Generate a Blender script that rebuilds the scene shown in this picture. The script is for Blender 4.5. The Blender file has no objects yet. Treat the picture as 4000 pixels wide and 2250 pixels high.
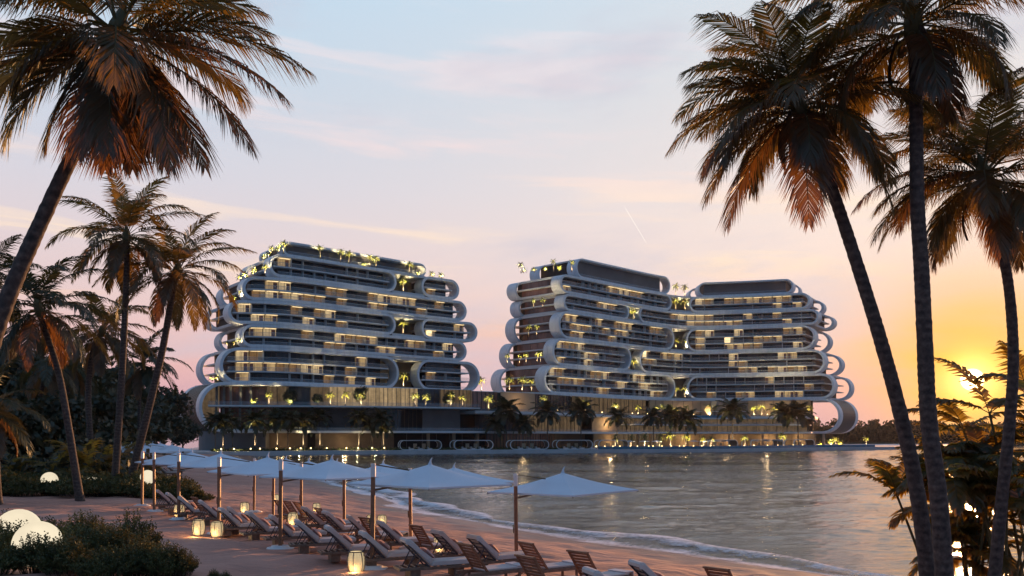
import bpy, math, random
from mathutils import Vector, Matrix
R = math.radians
PI = math.pi
rnd = random.Random(7)
scn = bpy.context.scene
col = scn.collection

# ------------------------------------------------------------------ survey: photo pixels -> metres
CAMZ, F, CX, HY = 3.64, 3500.0, 2000.0, 1705.0      # camera height, focal length in photo px, principal column, horizon row
WATER = -1.86
def at(x, y, d): return Vector(((x - CX) / F * d, d, CAMZ - (y - HY) / F * d))
def onz(x, y, z): return at(x, y, (z - CAMZ) * F / (HY - y))

def lerp(a, b, t): return a + (b - a) * t
def clamp(t, a=0.0, b=1.0): return max(a, min(b, t))
def smooth(t): t = clamp(t); return t * t * (3 - 2 * t)
def interp(tab, x):
    if x <= tab[0][0]:
        (x0, y0), (x1, y1) = tab[0], tab[1]
        return y0 + (y1 - y0) * (x - x0) / (x1 - x0)
    for (x0, y0), (x1, y1) in zip(tab, tab[1:]):
        if x <= x1: return y0 + (y1 - y0) * (x - x0) / (x1 - x0)
    (x0, y0), (x1, y1) = tab[-2], tab[-1]
    return y1 + (y1 - y0) * (x - x1) / (x1 - x0)

SHORE = [(-40, 60), (-10, 44), (10, 31), (20, 24.2), (30, 17), (35.5, 12.9), (38, 10.9), (42.3, 8.3), (46, 5.1), (50.8, 1.7), (60.7, -3.5), (67, -6.7), (81, -11.5), (100, -18.6), (127, -28.3), (160, -42), (200, -56), (245, -70), (300, -80)]
def shore(Y): return (interp(SHORE, Y - 3) + interp(SHORE, Y) + interp(SHORE, Y + 3)) / 3
def shore_dist(X, Y):
    dx = (shore(Y + 2) - shore(Y - 2)) / 4
    return (shore(Y) - X) / math.sqrt(1 + dx * dx)
def ground(X, Y):
    s = shore_dist(X, Y)
    if s < 0: return WATER + max(-4, .09 * s)
    top = 1.86 - 0.8 * smooth((Y - 110) / 90)
    u = s / 20.0
    h = u if u < .85 else .85 + .2 * (1 - math.exp(-(u - .85) / .2))
    z = WATER + top * h
    k = smooth(s / 6)
    z += k * (.035 * math.sin(X * .55 + Y * .21) * math.sin(Y * .47 - X * .13) + .02 * math.sin(X * 1.7 + 1.1 * math.sin(Y * .8)) * math.sin(Y * 1.3))
    return z
def relief(X, Y):
    k = smooth(shore_dist(X, Y) / 5)
    a, b = X * .86 + Y * .5, -X * .5 + Y * .86
    return k * 1.5 * (.035 * math.sin(2.6 * b + 1.2 * math.sin(a * .7) + .8 * math.sin(a * 1.9 + b)) * math.sin(a * .9 + b * .35) + .03 * math.sin(1.25 * b + 1.5 * math.sin(a * .33 + 1)) + .018 * math.sin(a * 3.1 + 1.3 * math.sin(b * 2.2)))

# ------------------------------------------------------------------ materials
def new_mat(name):
    m = bpy.data.materials.new(name); m.use_nodes = True
    nt = m.node_tree; nt.nodes.clear()
    out = nt.nodes.new('ShaderNodeOutputMaterial')
    return m, nt, out
def nd(nt, t, **kw):
    n = nt.nodes.new(t)
    for k, v in kw.items():
        if k.startswith('i_'):
            key = k[2:].replace('_', ' ')
            n.inputs[key].default_value = v
        else: setattr(n, k, v)
    return n
def ramp(nt, fac, stops, interp_='LINEAR'):
    n = nt.nodes.new('ShaderNodeValToRGB'); n.color_ramp.interpolation = interp_
    e = n.color_ramp.elements
    e[0].position, e[0].color = stops[0][0], (*stops[0][1], 1)
    e[1].position, e[1].color = stops[-1][0], (*stops[-1][1], 1)
    for p, c in stops[1:-1]:
        x = e.new(p); x.color = (*c, 1)
    if fac is not None: nt.links.new(fac, n.inputs[0])
    return n
def mathn(nt, op, a, b=None, c=None):
    n = nt.nodes.new('ShaderNodeMath'); n.operation = op
    for i, v in enumerate((a, b, c)):
        if v is None: continue
        if isinstance(v, (int, float)): n.inputs[i].default_value = v
        else: nt.links.new(v, n.inputs[i])
    return n.outputs[0]
def mix(nt, fac, a, b, mode='MIX'):
    n = nt.nodes.new('ShaderNodeMix'); n.data_type = 'RGBA'; n.blend_type = mode
    if mode != 'MIX': n.clamp_result = False
    for i, v in ((0, fac), (6, a), (7, b)):
        if isinstance(v, (int, float)): n.inputs[i].default_value = v
        elif isinstance(v, tuple): n.inputs[i].default_value = (*v, 1)
        else: nt.links.new(v, n.inputs[i])
    return n.outputs[2]
def coords(nt, kind='Object', scale=(1, 1, 1), rot=(0, 0, 0)):
    tc = nt.nodes.new('ShaderNodeTexCoord'); mp = nt.nodes.new('ShaderNodeMapping')
    mp.inputs['Scale'].default_value = scale; mp.inputs['Rotation'].default_value = rot
    if kind == 'World':
        g = nt.nodes.new('ShaderNodeNewGeometry'); nt.links.new(g.outputs['Position'], mp.inputs[0])
    else: nt.links.new(tc.outputs[kind], mp.inputs[0])
    return mp.outputs[0]
def noise(nt, vec, scale, detail=4, rough=.55):
    n = nd(nt, 'ShaderNodeTexNoise', i_Scale=scale, i_Detail=detail, i_Roughness=rough)
    nt.links.new(vec, n.inputs['Vector']); return n.outputs['Fac']
def simple(name, c, rough=.6, var=.12, scale=3.0, metallic=0.0, bump=0.0, bscale=20, spec=.4):
    m, nt, out = new_mat(name)
    b = nd(nt, 'ShaderNodeBsdfPrincipled', i_Roughness=rough, i_Metallic=metallic)
    b.inputs['Specular IOR Level'].default_value = spec
    v = coords(nt, 'World')
    f = noise(nt, v, scale)
    d = tuple(x * (1 - var) for x in c); l = tuple(min(1, x * (1 + var)) for x in c)
    r = ramp(nt, f, [(.3, d), (.7, l)])
    nt.links.new(r.outputs[0], b.inputs['Base Color'])
    if bump:
        bn = nd(nt, 'ShaderNodeBump', i_Strength=bump, i_Distance=.02)
        nt.links.new(noise(nt, v, bscale), bn.inputs['Height']); nt.links.new(bn.outputs[0], b.inputs['Normal'])
    nt.links.new(b.outputs[0], out.inputs[0])
    return m
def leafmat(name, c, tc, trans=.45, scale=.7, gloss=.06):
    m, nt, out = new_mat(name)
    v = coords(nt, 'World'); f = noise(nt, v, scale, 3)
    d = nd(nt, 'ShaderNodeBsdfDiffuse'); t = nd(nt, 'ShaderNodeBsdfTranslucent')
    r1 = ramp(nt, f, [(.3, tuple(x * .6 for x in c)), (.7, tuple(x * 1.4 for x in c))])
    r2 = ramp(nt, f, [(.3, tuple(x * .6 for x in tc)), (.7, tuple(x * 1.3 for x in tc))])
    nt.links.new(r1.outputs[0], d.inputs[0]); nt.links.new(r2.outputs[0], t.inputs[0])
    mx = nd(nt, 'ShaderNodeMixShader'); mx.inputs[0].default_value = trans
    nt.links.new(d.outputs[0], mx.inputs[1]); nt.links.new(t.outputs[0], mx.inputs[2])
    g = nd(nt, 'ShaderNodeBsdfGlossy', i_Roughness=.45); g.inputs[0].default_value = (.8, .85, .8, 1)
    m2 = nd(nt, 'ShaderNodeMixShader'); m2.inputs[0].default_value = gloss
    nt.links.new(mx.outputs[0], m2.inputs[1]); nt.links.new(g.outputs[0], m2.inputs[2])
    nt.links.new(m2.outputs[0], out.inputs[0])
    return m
def emis(name, c, s, stripes=0, var=.25):
    m, nt, out = new_mat(name)
    e = nd(nt, 'ShaderNodeEmission', i_Strength=s)
    v = coords(nt, 'World')
    f = noise(nt, v, .9, 2)
    if stripes:
        f2 = noise(nt, coords(nt, 'World', (stripes, stripes, .05)), 1.0, 2)
        f = mathn(nt, 'ADD', mathn(nt, 'MULTIPLY', f, .4), mathn(nt, 'MULTIPLY', f2, .6))
    r = ramp(nt, f, [(.3, tuple(x * (1 - var) for x in c)), (.7, tuple(x * (1 + var) for x in c))])
    nt.links.new(r.outputs[0], e.inputs[0]); nt.links.new(e.outputs[0], out.inputs[0])
    return m
def glassmat(name, c, rough=.12, refl=1.0, var=.5, scale=.22):
    m, nt, out = new_mat(name)
    b = nd(nt, 'ShaderNodeBsdfPrincipled', i_Roughness=rough)
    b.inputs['Specular IOR Level'].default_value = .5 * refl
    f = noise(nt, coords(nt, 'World', (1, 1, .25)), scale, 3)
    r = ramp(nt, f, [(.35, tuple(x * (1 - var) for x in c)), (.65, tuple(x * (1 + var) for x in c))])
    nt.links.new(r.outputs[0], b.inputs['Base Color']); nt.links.new(b.outputs[0], out.inputs[0])
    return m
def balustrade_mat(name, c, alpha):
    m, nt, out = new_mat(name)
    b = nd(nt, 'ShaderNodeBsdfPrincipled', i_Roughness=.2, i_Alpha=alpha)
    b.inputs['Base Color'].default_value = (*c, 1)
    nt.links.new(b.outputs[0], out.inputs[0])
    return m

M = {}
def shellmat():
    m, nt, out = new_mat('white_render')
    b = nd(nt, 'ShaderNodeBsdfPrincipled', i_Roughness=.5)
    f = mathn(nt, 'ADD', mathn(nt, 'MULTIPLY', noise(nt, coords(nt, 'World', (1, 1, .12)), .9, 5, .6), .6), mathn(nt, 'MULTIPLY', noise(nt, coords(nt, 'World'), .12, 4), .4))
    r = ramp(nt, f, [(.3, (.50, .515, .53)), (.55, (.64, .66, .685)), (.75, (.70, .72, .74))])
    # joints between the cladding panels, every few metres along the front
    g = nt.nodes.new('ShaderNodeSeparateXYZ'); nt.links.new(coords(nt, 'World'), g.inputs[0])
    ph = mathn(nt, 'FRACT', mathn(nt, 'MULTIPLY', mathn(nt, 'ADD', g.outputs[0], mathn(nt, 'MULTIPLY', g.outputs[1], .35)), .2))
    j = mathn(nt, 'LESS_THAN', ph, .022)
    nt.links.new(mix(nt, mathn(nt, 'MULTIPLY', j, .4), r.outputs[0], (.25, .26, .28)), b.inputs['Base Color'])
    nt.links.new(b.outputs[0], out.inputs[0]); return m
M['shell'] = shellmat()
M['slab'] = simple('pale_slab', (.52, .53, .54), .6, .06, .4)
M['soffit'] = simple('warm_soffit', (.4, .33, .27), .7, .1, .4)
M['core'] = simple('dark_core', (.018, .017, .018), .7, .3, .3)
M['greywall'] = simple('grey_panel', (.14, .135, .135), .7, .15, .2)
M['beigewall'] = simple('beige_panel', (.30, .215, .14), .7, .12, .25)
M['brownwall'] = simple('brown_panel', (.12, .085, .06), .7, .2, .3)
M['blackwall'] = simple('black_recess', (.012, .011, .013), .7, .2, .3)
M['glass'] = glassmat('dark_glass', (.009, .012, .018), .15, .5)
M['bronzeglass'] = glassmat('bronze_glass', (.16, .075, .055))
M['paleglass'] = glassmat('curtained_glass', (.035, .034, .038), .2)
M['frame'] = simple('anthracite_frame', (.03, .03, .033), .5, .1)
M['balus'] = balustrade_mat('clear_balustrade', (.36, .40, .44), .17)
M['poolglass'] = simple('teal_pool_glass', (.05, .16, .24), .25, .12, .5)
M['lit'] = emis('lit_curtain', (.60, .40, .19), .40, 3.5, .6)
M['litpale'] = emis('lit_pale_curtain', (.72, .52, .28), .46, 3.5, .55)
M['litdim'] = emis('dim_lit_room', (.34, .19, .08), .34, 2.2, .6)
M['lithot'] = emis('bright_pane_ceiling_glow', (1.0, .72, .36), 1.1, 0, .2)
M['warmlounge'] = emis('warm_lounge_glazing', (.46, .32, .17), .42, 1.2, .6)
M['dimlounge'] = emis('dim_lounge_glazing', (.26, .175, .10), .24, 1.4, .7)
M['screen'] = simple('beige_screen', (.5, .4, .28), .6, .1)
M['louvre'] = simple('bronze_louvre', (.032, .024, .02), .5, .2)
M['quay'] = simple('quay_concrete', (.42, .42, .43), .7, .12, .25)
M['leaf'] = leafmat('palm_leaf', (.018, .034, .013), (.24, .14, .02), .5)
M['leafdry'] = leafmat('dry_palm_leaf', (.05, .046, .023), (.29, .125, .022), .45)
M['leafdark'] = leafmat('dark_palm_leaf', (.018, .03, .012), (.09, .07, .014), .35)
M['leaflit'] = leafmat('lit_tone_palm_leaf', (.11, .135, .03), (.2, .2, .03), .45)  # paler leaf copy, colour raised so the uplit crowns look brighter
M['areca'] = leafmat('areca_leaf', (.035, .07, .022), (.42, .26, .03), .58)
M['bushleaf'] = leafmat('bush_leaf', (.075, .09, .034), (.09, .07, .018), .3, 1.5, .03)
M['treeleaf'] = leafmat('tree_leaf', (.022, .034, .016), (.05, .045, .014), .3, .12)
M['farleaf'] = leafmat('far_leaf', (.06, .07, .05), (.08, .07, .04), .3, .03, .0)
M['stem'] = simple('green_stem', (.09, .08, .03), .6, .2)
M['twig'] = simple('dark_twig', (.05, .036, .026), .8, .2)
M['coconut'] = simple('coconut_husk', (.10, .085, .03), .6, .3, 6)
M['deadfrond'] = simple('dead_sheath', (.07, .05, .04), .8, .3, 6)
M['teak'] = simple('teak', (.25, .115, .062), .55, .25, 9)
M['greyteak'] = simple('weathered_teak', (.19, .125, .09), .6, .25, 9)
M['cushion'] = simple('grey_cushion', (.58, .52, .49), .85, .06, 8, bump=.2, bscale=60)
M['pillow'] = simple('rose_pillow', (.46, .27, .25), .85, .2, 22)
M['towel'] = simple('white_towel', (.66, .6, .58), .9, .08, 20)
M['canvas'] = simple('sky_tinted_canvas', (.60, .68, .76), .8, .03, 1.5, spec=.2)  # white cloth with the blue of sky light mixed into its base colour
M['whitemetal'] = simple('white_metal', (.7, .7, .7), .4, .04)
M['brass'] = simple('dark_brass', (.14, .09, .05), .4, .1, metallic=.5)
M['ironstrap'] = simple('dark_strap', (.05, .045, .06), .6, .1)
M['rattan'] = simple('rattan', (.5, .4, .25), .7, .2, 12)
M['lampcore'] = emis('lantern_light', (1.0, .76, .42), .58, 0, .12)
M['bollard'] = emis('bollard_light', (1.0, .70, .30), 5.0, 0, .1)
M['globe'] = emis('globe_light', (1.0, .86, .62), .6, 0, .12)

def trunkmat():
    m, nt, out = new_mat('palm_bark')
    b = nd(nt, 'ShaderNodeBsdfPrincipled', i_Roughness=.85)
    v = coords(nt, 'World', (1, 1, 1))
    sx = nd(nt, 'ShaderNodeSeparateXYZ'); nt.links.new(v, sx.inputs[0])
    n1 = noise(nt, v, 1.6, 3)
    ph = mathn(nt, 'ADD', mathn(nt, 'MULTIPLY', sx.outputs[2], 30.0), mathn(nt, 'MULTIPLY', n1, 7.0))
    w = mathn(nt, 'SINE', ph)
    n2 = noise(nt, v, 9, 5)
    f = mathn(nt, 'ADD', mathn(nt, 'MULTIPLY', w, .07), n2)
    r = ramp(nt, f, [(.25, (.02, .016, .015)), (.5, (.06, .046, .04)), (.8, (.125, .1, .085))])
    nt.links.new(r.outputs[0], b.inputs['Base Color'])
    bn = nd(nt, 'ShaderNodeBump', i_Strength=.7, i_Distance=.03)
    nt.links.new(f, bn.inputs['Height']); nt.links.new(bn.outputs[0], b.inputs['Normal'])
    nt.links.new(b.outputs[0], out.inputs[0]); return m
M['bark'] = trunkmat()

def sandmat():
    m, nt, out = new_mat('beach_sand')
    b = nd(nt, 'ShaderNodeBsdfPrincipled', i_Roughness=.9)
    b.inputs['Specular IOR Level'].default_value = .25
    v = coords(nt, 'World')
    n1 = noise(nt, v, .25, 5, .6)
    n2 = noise(nt, v, 14, 3)
    f = mathn(nt, 'ADD', mathn(nt, 'MULTIPLY', n1, .75), mathn(nt, 'MULTIPLY', n2, .25))
    dry = ramp(nt, f, [(.3, (.38, .195, .145)), (.7, (.59, .325, .245))])
    sx = nd(nt, 'ShaderNodeSeparateXYZ'); nt.links.new(v, sx.inputs[0])
    n3 = noise(nt, coords(nt, 'World', (.5, .5, 1)), .5, 4)
    zz = mathn(nt, 'ADD', sx.outputs[2], mathn(nt, 'MULTIPLY', n3, .5))
    wet = nd(nt, 'ShaderNodeMapRange'); nt.links.new(zz, wet.inputs[0])
    for i, x in zip((1, 2, 3, 4), (-1.35, -.95, 1.0, 0.0)): wet.inputs[i].default_value = x
    c = mix(nt, wet.outputs[0], dry.outputs[0], (.23, .125, .10))
    nt.links.new(c, b.inputs['Base Color'])
    nt.links.new(mathn(nt, 'SUBTRACT', .92, mathn(nt, 'MULTIPLY', wet.outputs[0], .55)), b.inputs['Roughness'])
    # wind ripples and trodden hollows
    rp = noise(nt, coords(nt, 'World', (.5, 1.5, 1), (0, 0, R(38))), 1.5, 3)
    rp2 = noise(nt, coords(nt, 'World', (.7, 1.6, 1), (0, 0, R(20))), 4.0, 3)
    h = mathn(nt, 'ADD', mathn(nt, 'MULTIPLY', rp, 1.0), mathn(nt, 'MULTIPLY', rp2, .3))
    h = mathn(nt, 'MULTIPLY', h, mathn(nt, 'SUBTRACT', 1.0, mathn(nt, 'MULTIPLY', wet.outputs[0], .85)))
    bn = nd(nt, 'ShaderNodeBump', i_Strength=.9, i_Distance=.16)
    nt.links.new(h, bn.inputs['Height']); nt.links.new(bn.outputs[0], b.inputs['Normal'])
    nt.links.new(b.outputs[0], out.inputs[0]); return m
M['sand'] = sandmat()

def watermat():
    m, nt, out = new_mat('sea_water')
    b = nd(nt, 'ShaderNodeBsdfPrincipled', i_Roughness=.06, i_IOR=1.65)
    b.inputs['Base Color'].default_value = (.020, .026, .022, 1)
    w1 = noise(nt, coords(nt, 'World', (.5, 1.3, 1), (0, 0, R(-8))), 1.2, 5, .6)
    w2 = noise(nt, coords(nt, 'World', (.9, 1.6, 1), (0, 0, R(12))), 4.5, 3, .6)
    h = mathn(nt, 'ADD', w1, mathn(nt, 'MULTIPLY', w2, .25))
    bn = nd(nt, 'ShaderNodeBump', i_Strength=.6, i_Distance=.2)
    gust = ramp(nt, noise(nt, coords(nt, 'World', (.35, 1, 1), (0, 0, R(-10))), .035, 4, .6), [(.38, (.15, .15, .15)), (.62, (1, 1, 1))])
    nt.links.new(gust.outputs[0], bn.inputs['Strength'])
    nt.links.new(h, bn.inputs['Height']); nt.links.new(bn.outputs[0], b.inputs['Normal'])
    nt.links.new(b.outputs[0], out.inputs[0]); return m
M['water'] = watermat()

def foammat():
    m, nt, out = new_mat('sea_foam')
    b = nd(nt, 'ShaderNodeBsdfPrincipled', i_Roughness=.8)
    b.inputs['Base Color'].default_value = (.72, .74, .78, 1)
    a = nd(nt, 'ShaderNodeAttribute', attribute_name='foam')
    n1 = noise(nt, coords(nt, 'World', (1, 1, 1)), .42, 7, .72)
    n2 = noise(nt, coords(nt, 'World', (1, 1, 1)), 3.0, 4, .6)
    f = mathn(nt, 'ADD', mathn(nt, 'MULTIPLY', n1, .7), mathn(nt, 'MULTIPLY', n2, .3))
    f = mathn(nt, 'ADD', f, mathn(nt, 'SUBTRACT', a.outputs['Fac'], .98))
    al = nd(nt, 'ShaderNodeMapRange'); nt.links.new(f, al.inputs[0])
    for i, x in zip((1, 2, 3, 4), (-.05, .18, 0, .92)): al.inputs[i].default_value = x
    nt.links.new(al.outputs[0], b.inputs['Alpha'])
    nt.links.new(b.outputs[0], out.inputs[0]); return m
M['foam'] = foammat()

# ------------------------------------------------------------------ mesh helpers
class MB:
    def __init__(s): s.v = []; s.f = []; s.m = []
    def face(s, pts, mi=0):
        i = len(s.v); s.v.extend(tuple(p) for p in pts); s.f.append(tuple(range(i, i + len(pts)))); s.m.append(mi)
    def hexa(s, p, mi=0):                     # 8 corners: bottom 0-3, top 4-7
        i = len(s.v); s.v.extend(tuple(q) for q in p)
        for f in ((0, 3, 2, 1), (4, 5, 6, 7), (0, 1, 5, 4), (1, 2, 6, 5), (2, 3, 7, 6), (3, 0, 4, 7)):
            s.f.append(tuple(i + k for k in f)); s.m.append(mi)
    def box(s, c, d, mi=0, rz=0.0, mat=None):
        x, y, z = d[0] / 2, d[1] / 2, d[2] / 2
        pts = [Vector(q) for q in ((-x, -y, -z), (x, -y, -z), (x, y, -z), (-x, y, -z), (-x, -y, z), (x, -y, z), (x, y, z), (-x, y, z))]
        if mat is not None: pts = [mat @ q for q in pts]
        elif rz:
            r = Matrix.Rotation(rz, 3, 'Z'); pts = [r @ q for q in pts]
        c = Vector(c)
        s.hexa([q + c for q in pts], mi)
    def bar(s, a, b, w, h, mi=0, up=(0, 0, 1)):
        a, b = Vector(a), Vector(b); t = (b - a).normalized(); u = Vector(up)
        if abs(t.dot(u)) > .98: u = Vector((1, 0, 0))
        sd = t.cross(u).normalized(); u = sd.cross(t)
        sd *= w / 2; u *= h / 2
        s.hexa([a - sd - u, a + sd - u, b + sd - u, b - sd - u, a - sd + u, a + sd + u, b + sd + u, b - sd + u], mi)
    def tube(s, pts, rad, n=8, mi=0, cap=True):
        pts = [Vector(p) for p in pts]; base = len(s.v)
        for k, p in enumerate(pts):
            t = (pts[min(k + 1, len(pts) - 1)] - pts[max(k - 1, 0)]).normalized()
            u = Vector((1, 0, 0)) if abs(t.x) < .9 else Vector((0, 1, 0))
            a = t.cross(u).normalized(); b = t.cross(a)
            r = rad[k] if isinstance(rad, (list, tuple)) else rad
            for j in range(n):
                an = 2 * PI * j / n
                s.v.append(tuple(p + (a * math.cos(an) + b * math.sin(an)) * r))
        for k in range(len(pts) - 1):
            for j in range(n):
                j2 = (j + 1) % n
                s.f.append((base + k * n + j, base + k * n + j2, base + (k + 1) * n + j2, base + (k + 1) * n + j)); s.m.append(mi)
        if cap:
            s.f.append(tuple(base + j for j in range(n))[::-1]); s.m.append(mi)
            s.f.append(tuple(base + (len(pts) - 1) * n + j for j in range(n))); s.m.append(mi)
    def lathe(s, prof, n=20, mi=0, c=(0, 0, 0)):
        base = len(s.v); c = Vector(c)
        for r, z in prof:
            for j in range(n):
                an = 2 * PI * j / n; s.v.append((c.x + r * math.cos(an), c.y + r * math.sin(an), c.z + z))
        for k in range(len(prof) - 1):
            for j in range(n):
                j2 = (j + 1) % n
                s.f.append((base + k * n + j, base + k * n + j2, base + (k + 1) * n + j2, base + (k + 1) * n + j)); s.m.append(mi)
    def mesh(s, name, mats, smoothed=False):
        me = bpy.data.meshes.new(name); me.from_pydata(s.v, [], s.f)
        for m in (mats if isinstance(mats, (list, tuple)) else [mats]): me.materials.append(m)
        if any(s.m): me.polygons.foreach_set('material_index', s.m)
        if smoothed: me.polygons.foreach_set('use_smooth', [True] * len(s.f))
        me.update(); return me
    def build(s, name, mats, parent=None, smoothed=False):
        return link(name, s.mesh(name, mats, smoothed), parent)
def link(name, me, parent=None):
    o = bpy.data.objects.new(name, me); col.objects.link(o)
    if parent is not None: o.parent = parent
    return o
def bevel(o, w, seg=2):
    b = o.modifiers.new('bevel', 'BEVEL'); b.width = w; b.segments = seg; b.limit_method = 'ANGLE'
    return o
def tag(o, label=None, cat=None, group=None, kind=None):
    if label: o['label'] = label
    if cat: o['category'] = cat
    if group: o['group'] = group
    if kind: o['kind'] = kind
    return o
def empty(name, loc=(0, 0, 0), rz=0.0, sc=1.0):
    o = bpy.data.objects.new(name, None); col.objects.link(o)
    o.location = loc; o.rotation_euler = (0, 0, rz); o.scale = (sc, sc, sc); o.empty_display_size = .2
    return o
def copy_tree(o, parent=None):
    c = o.copy(); col.objects.link(c); c.parent = parent
    for ch in list(o.children): copy_tree(ch, c)
    return c
ORD = ['leftmost', 'second from the left', 'third from the left', 'fourth from the left', 'fifth from the left', 'sixth from the left', 'seventh from the left', 'eighth from the left', 'ninth from the left', 'tenth from the left', 'eleventh from the left', 'twelfth from the left', 'thirteenth from the left', 'fourteenth from the left', 'fifteenth from the left', 'sixteenth from the left', 'seventeenth from the left', 'eighteenth from the left', 'nineteenth from the left', 'twentieth from the left']

# ------------------------------------------------------------------ camera
cam = bpy.data.cameras.new('camera'); co = bpy.data.objects.new('camera', cam); col.objects.link(co)
co.location = (0, 0, CAMZ); co.rotation_euler = (R(90), 0, 0)
cam.sensor_width = 36; cam.lens = F / 4000 * 36; cam.shift_y = (HY - 1125) / 4000; cam.clip_end = 30000; cam.clip_start = .1
scn.camera = co

# ------------------------------------------------------------------ sky and sun
SAZ = math.atan2(3798 - CX, F); SEL = math.atan2(HY - 1483, math.hypot(F, 3798 - CX))
SUN = Vector((math.sin(SAZ) * math.cos(SEL), math.cos(SAZ) * math.cos(SEL), math.sin(SEL)))
sl = bpy.data.lights.new('sun_lamp', 'SUN'); sl.energy = 4.2; sl.angle = R(.6); sl.color = (1.0, .46, .18)
so = bpy.data.objects.new('sun_lamp', sl); col.objects.link(so)
so.rotation_euler = SUN.to_track_quat('Z', 'Y').to_euler()
def make_world():
    w = bpy.data.worlds.new('World'); scn.world = w; w.use_nodes = True
    nt = w.node_tree; nt.nodes.clear()
    out = nt.nodes.new('ShaderNodeOutputWorld'); bg = nt.nodes.new('ShaderNodeBackground')
    tc = nt.nodes.new('ShaderNodeTexCoord'); sx = nt.nodes.new('ShaderNodeSeparateXYZ')
    nt.links.new(tc.outputs['Generated'], sx.inputs[0])
    X, Y, Z = sx.outputs
    base = ramp(nt, mathn(nt, 'MULTIPLY', mathn(nt, 'ADD', Z, .1), 1 / 1.1), [
        (.0, (.34, .25, .31)), (.09, (.44, .29, .37)), (.125, (.56, .34, .40)), (.165, (.72, .42, .40)), (.215, (.70, .51, .50)), (.27, (.66, .555, .575)),
        (.33, (.585, .575, .64)), (.41, (.50, .58, .68)), (.50, (.44, .60, .74)), (.60, (.15, .30, .54)), (.75, (.06, .18, .42)), (1, (.04, .14, .36))])
    dot = nt.nodes.new('ShaderNodeVectorMath'); dot.operation = 'DOT_PRODUCT'
    nt.links.new(tc.outputs['Generated'], dot.inputs[0]); dot.inputs[1].default_value = SUN
    c = mathn(nt, 'MAXIMUM', dot.outputs['Value'], 0.0)
    # warm light spreads wide round the sun, strongest low down
    g1 = mathn(nt, 'MULTIPLY', mathn(nt, 'POWER', c, 7.0), .62)
    g2 = mathn(nt, 'POWER', c, 140.0)
    g3 = mathn(nt, 'POWER', c, 520.0)
    g4 = mathn(nt, 'POWER', c, 4200.0)
    up = nd(nt, 'ShaderNodeMapRange'); nt.links.new(Z, up.inputs[0])
    for i, x in zip((1, 2, 3, 4), (.05, .19, .05, 1.0)): up.inputs[i].default_value = x
    u2 = nd(nt, 'ShaderNodeMapRange'); nt.links.new(Z, u2.inputs[0])
    for i, x in zip((1, 2, 3, 4), (.0, .1, .2, 1.0)): u2.inputs[i].default_value = x
    hi = nd(nt, 'ShaderNodeMapRange'); nt.links.new(Z, hi.inputs[0])
    for i, x in zip((1, 2, 3, 4), (.10, .26, 1.0, .10)): hi.inputs[i].default_value = x
    s1 = mix(nt, mathn(nt, 'MULTIPLY', g1, up.outputs[0]), base.outputs[0], (.90, .74, .62))
    s2 = mix(nt, mathn(nt, 'MULTIPLY', mathn(nt, 'MULTIPLY', g2, .95), mathn(nt, 'MULTIPLY', u2.outputs[0], hi.outputs[0])), s1, (.93, .42, .05))
    s3 = mix(nt, mathn(nt, 'MULTIPLY', g3, .9), s2, (1.05, .52, .03))
    # clouds in azimuth and height: long thin sunlit streaks and soft grey-blue banks
    az = mathn(nt, 'ARCTAN2', X, Y)
    cb = nt.nodes.new('ShaderNodeCombineXYZ')
    nt.links.new(mathn(nt, 'MULTIPLY', az, 2.6), cb.inputs[0]); nt.links.new(mathn(nt, 'ADD', mathn(nt, 'MULTIPLY', Z, 24.0), mathn(nt, 'MULTIPLY', az, 1.6)), cb.inputs[1])
    wp = nt.nodes.new('ShaderNodeTexNoise'); wp.inputs['Scale'].default_value = 1.1; wp.inputs['Detail'].default_value = 5; nt.links.new(cb.outputs[0], wp.inputs['Vector'])
    wv = nt.nodes.new('ShaderNodeVectorMath'); wv.operation = 'MULTIPLY_ADD'; nt.links.new(wp.outputs['Color'], wv.inputs[0]); wv.inputs[1].default_value = (.9, 1.4, 0); nt.links.new(cb.outputs[0], wv.inputs[2])
    cl = noise(nt, wv.outputs[0], .8, 6, .55)
    cm = nd(nt, 'ShaderNodeMapRange', interpolation_type='SMOOTHSTEP'); nt.links.new(cl, cm.inputs[0])
    for i, x in zip((1, 2, 3, 4), (.50, .66, 0, .8)): cm.inputs[i].default_value = x
    cc = ramp(nt, Z, [(.0, (.56, .35, .41)), (.07, (.72, .40, .38)), (.13, (.93, .54, .32)), (.19, (.96, .74, .50)), (.3, (.78, .64, .64)), (.45, (.66, .66, .72))])
    s4 = mix(nt, mathn(nt, 'MULTIPLY', cm.outputs[0], mathn(nt, 'SUBTRACT', 1.0, mathn(nt, 'MULTIPLY', g2, .85))), s3, cc.outputs[0])
    cb2 = nt.nodes.new('ShaderNodeCombineXYZ')
    nt.links.new(mathn(nt, 'MULTIPLY', az, 2.2), cb2.inputs[0]); nt.links.new(mathn(nt, 'ADD', mathn(nt, 'MULTIPLY', Z, 9.0), mathn(nt, 'MULTIPLY', az, -1.0)), cb2.inputs[1]); cb2.inputs[2].default_value = 3.7
    c2 = noise(nt, cb2.outputs[0], .95, 6, .6)
    dk = nd(nt, 'ShaderNodeMapRange', interpolation_type='SMOOTHSTEP'); nt.links.new(c2, dk.inputs[0])
    for i, x in zip((1, 2, 3, 4), (.47, .66, 0, .55)): dk.inputs[i].default_value = x
    dkf = mathn(nt, 'MULTIPLY', dk.outputs[0], mathn(nt, 'SUBTRACT', 1.0, mathn(nt, 'MINIMUM', mathn(nt, 'MULTIPLY', g2, 1.3), 1.0)))
    s4 = mix(nt, dkf, s4, (.50, .49, .58))
    s4 = mix(nt, mathn(nt, 'MULTIPLY', g4, .9), s4, (2.2, 1.35, .40))
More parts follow.
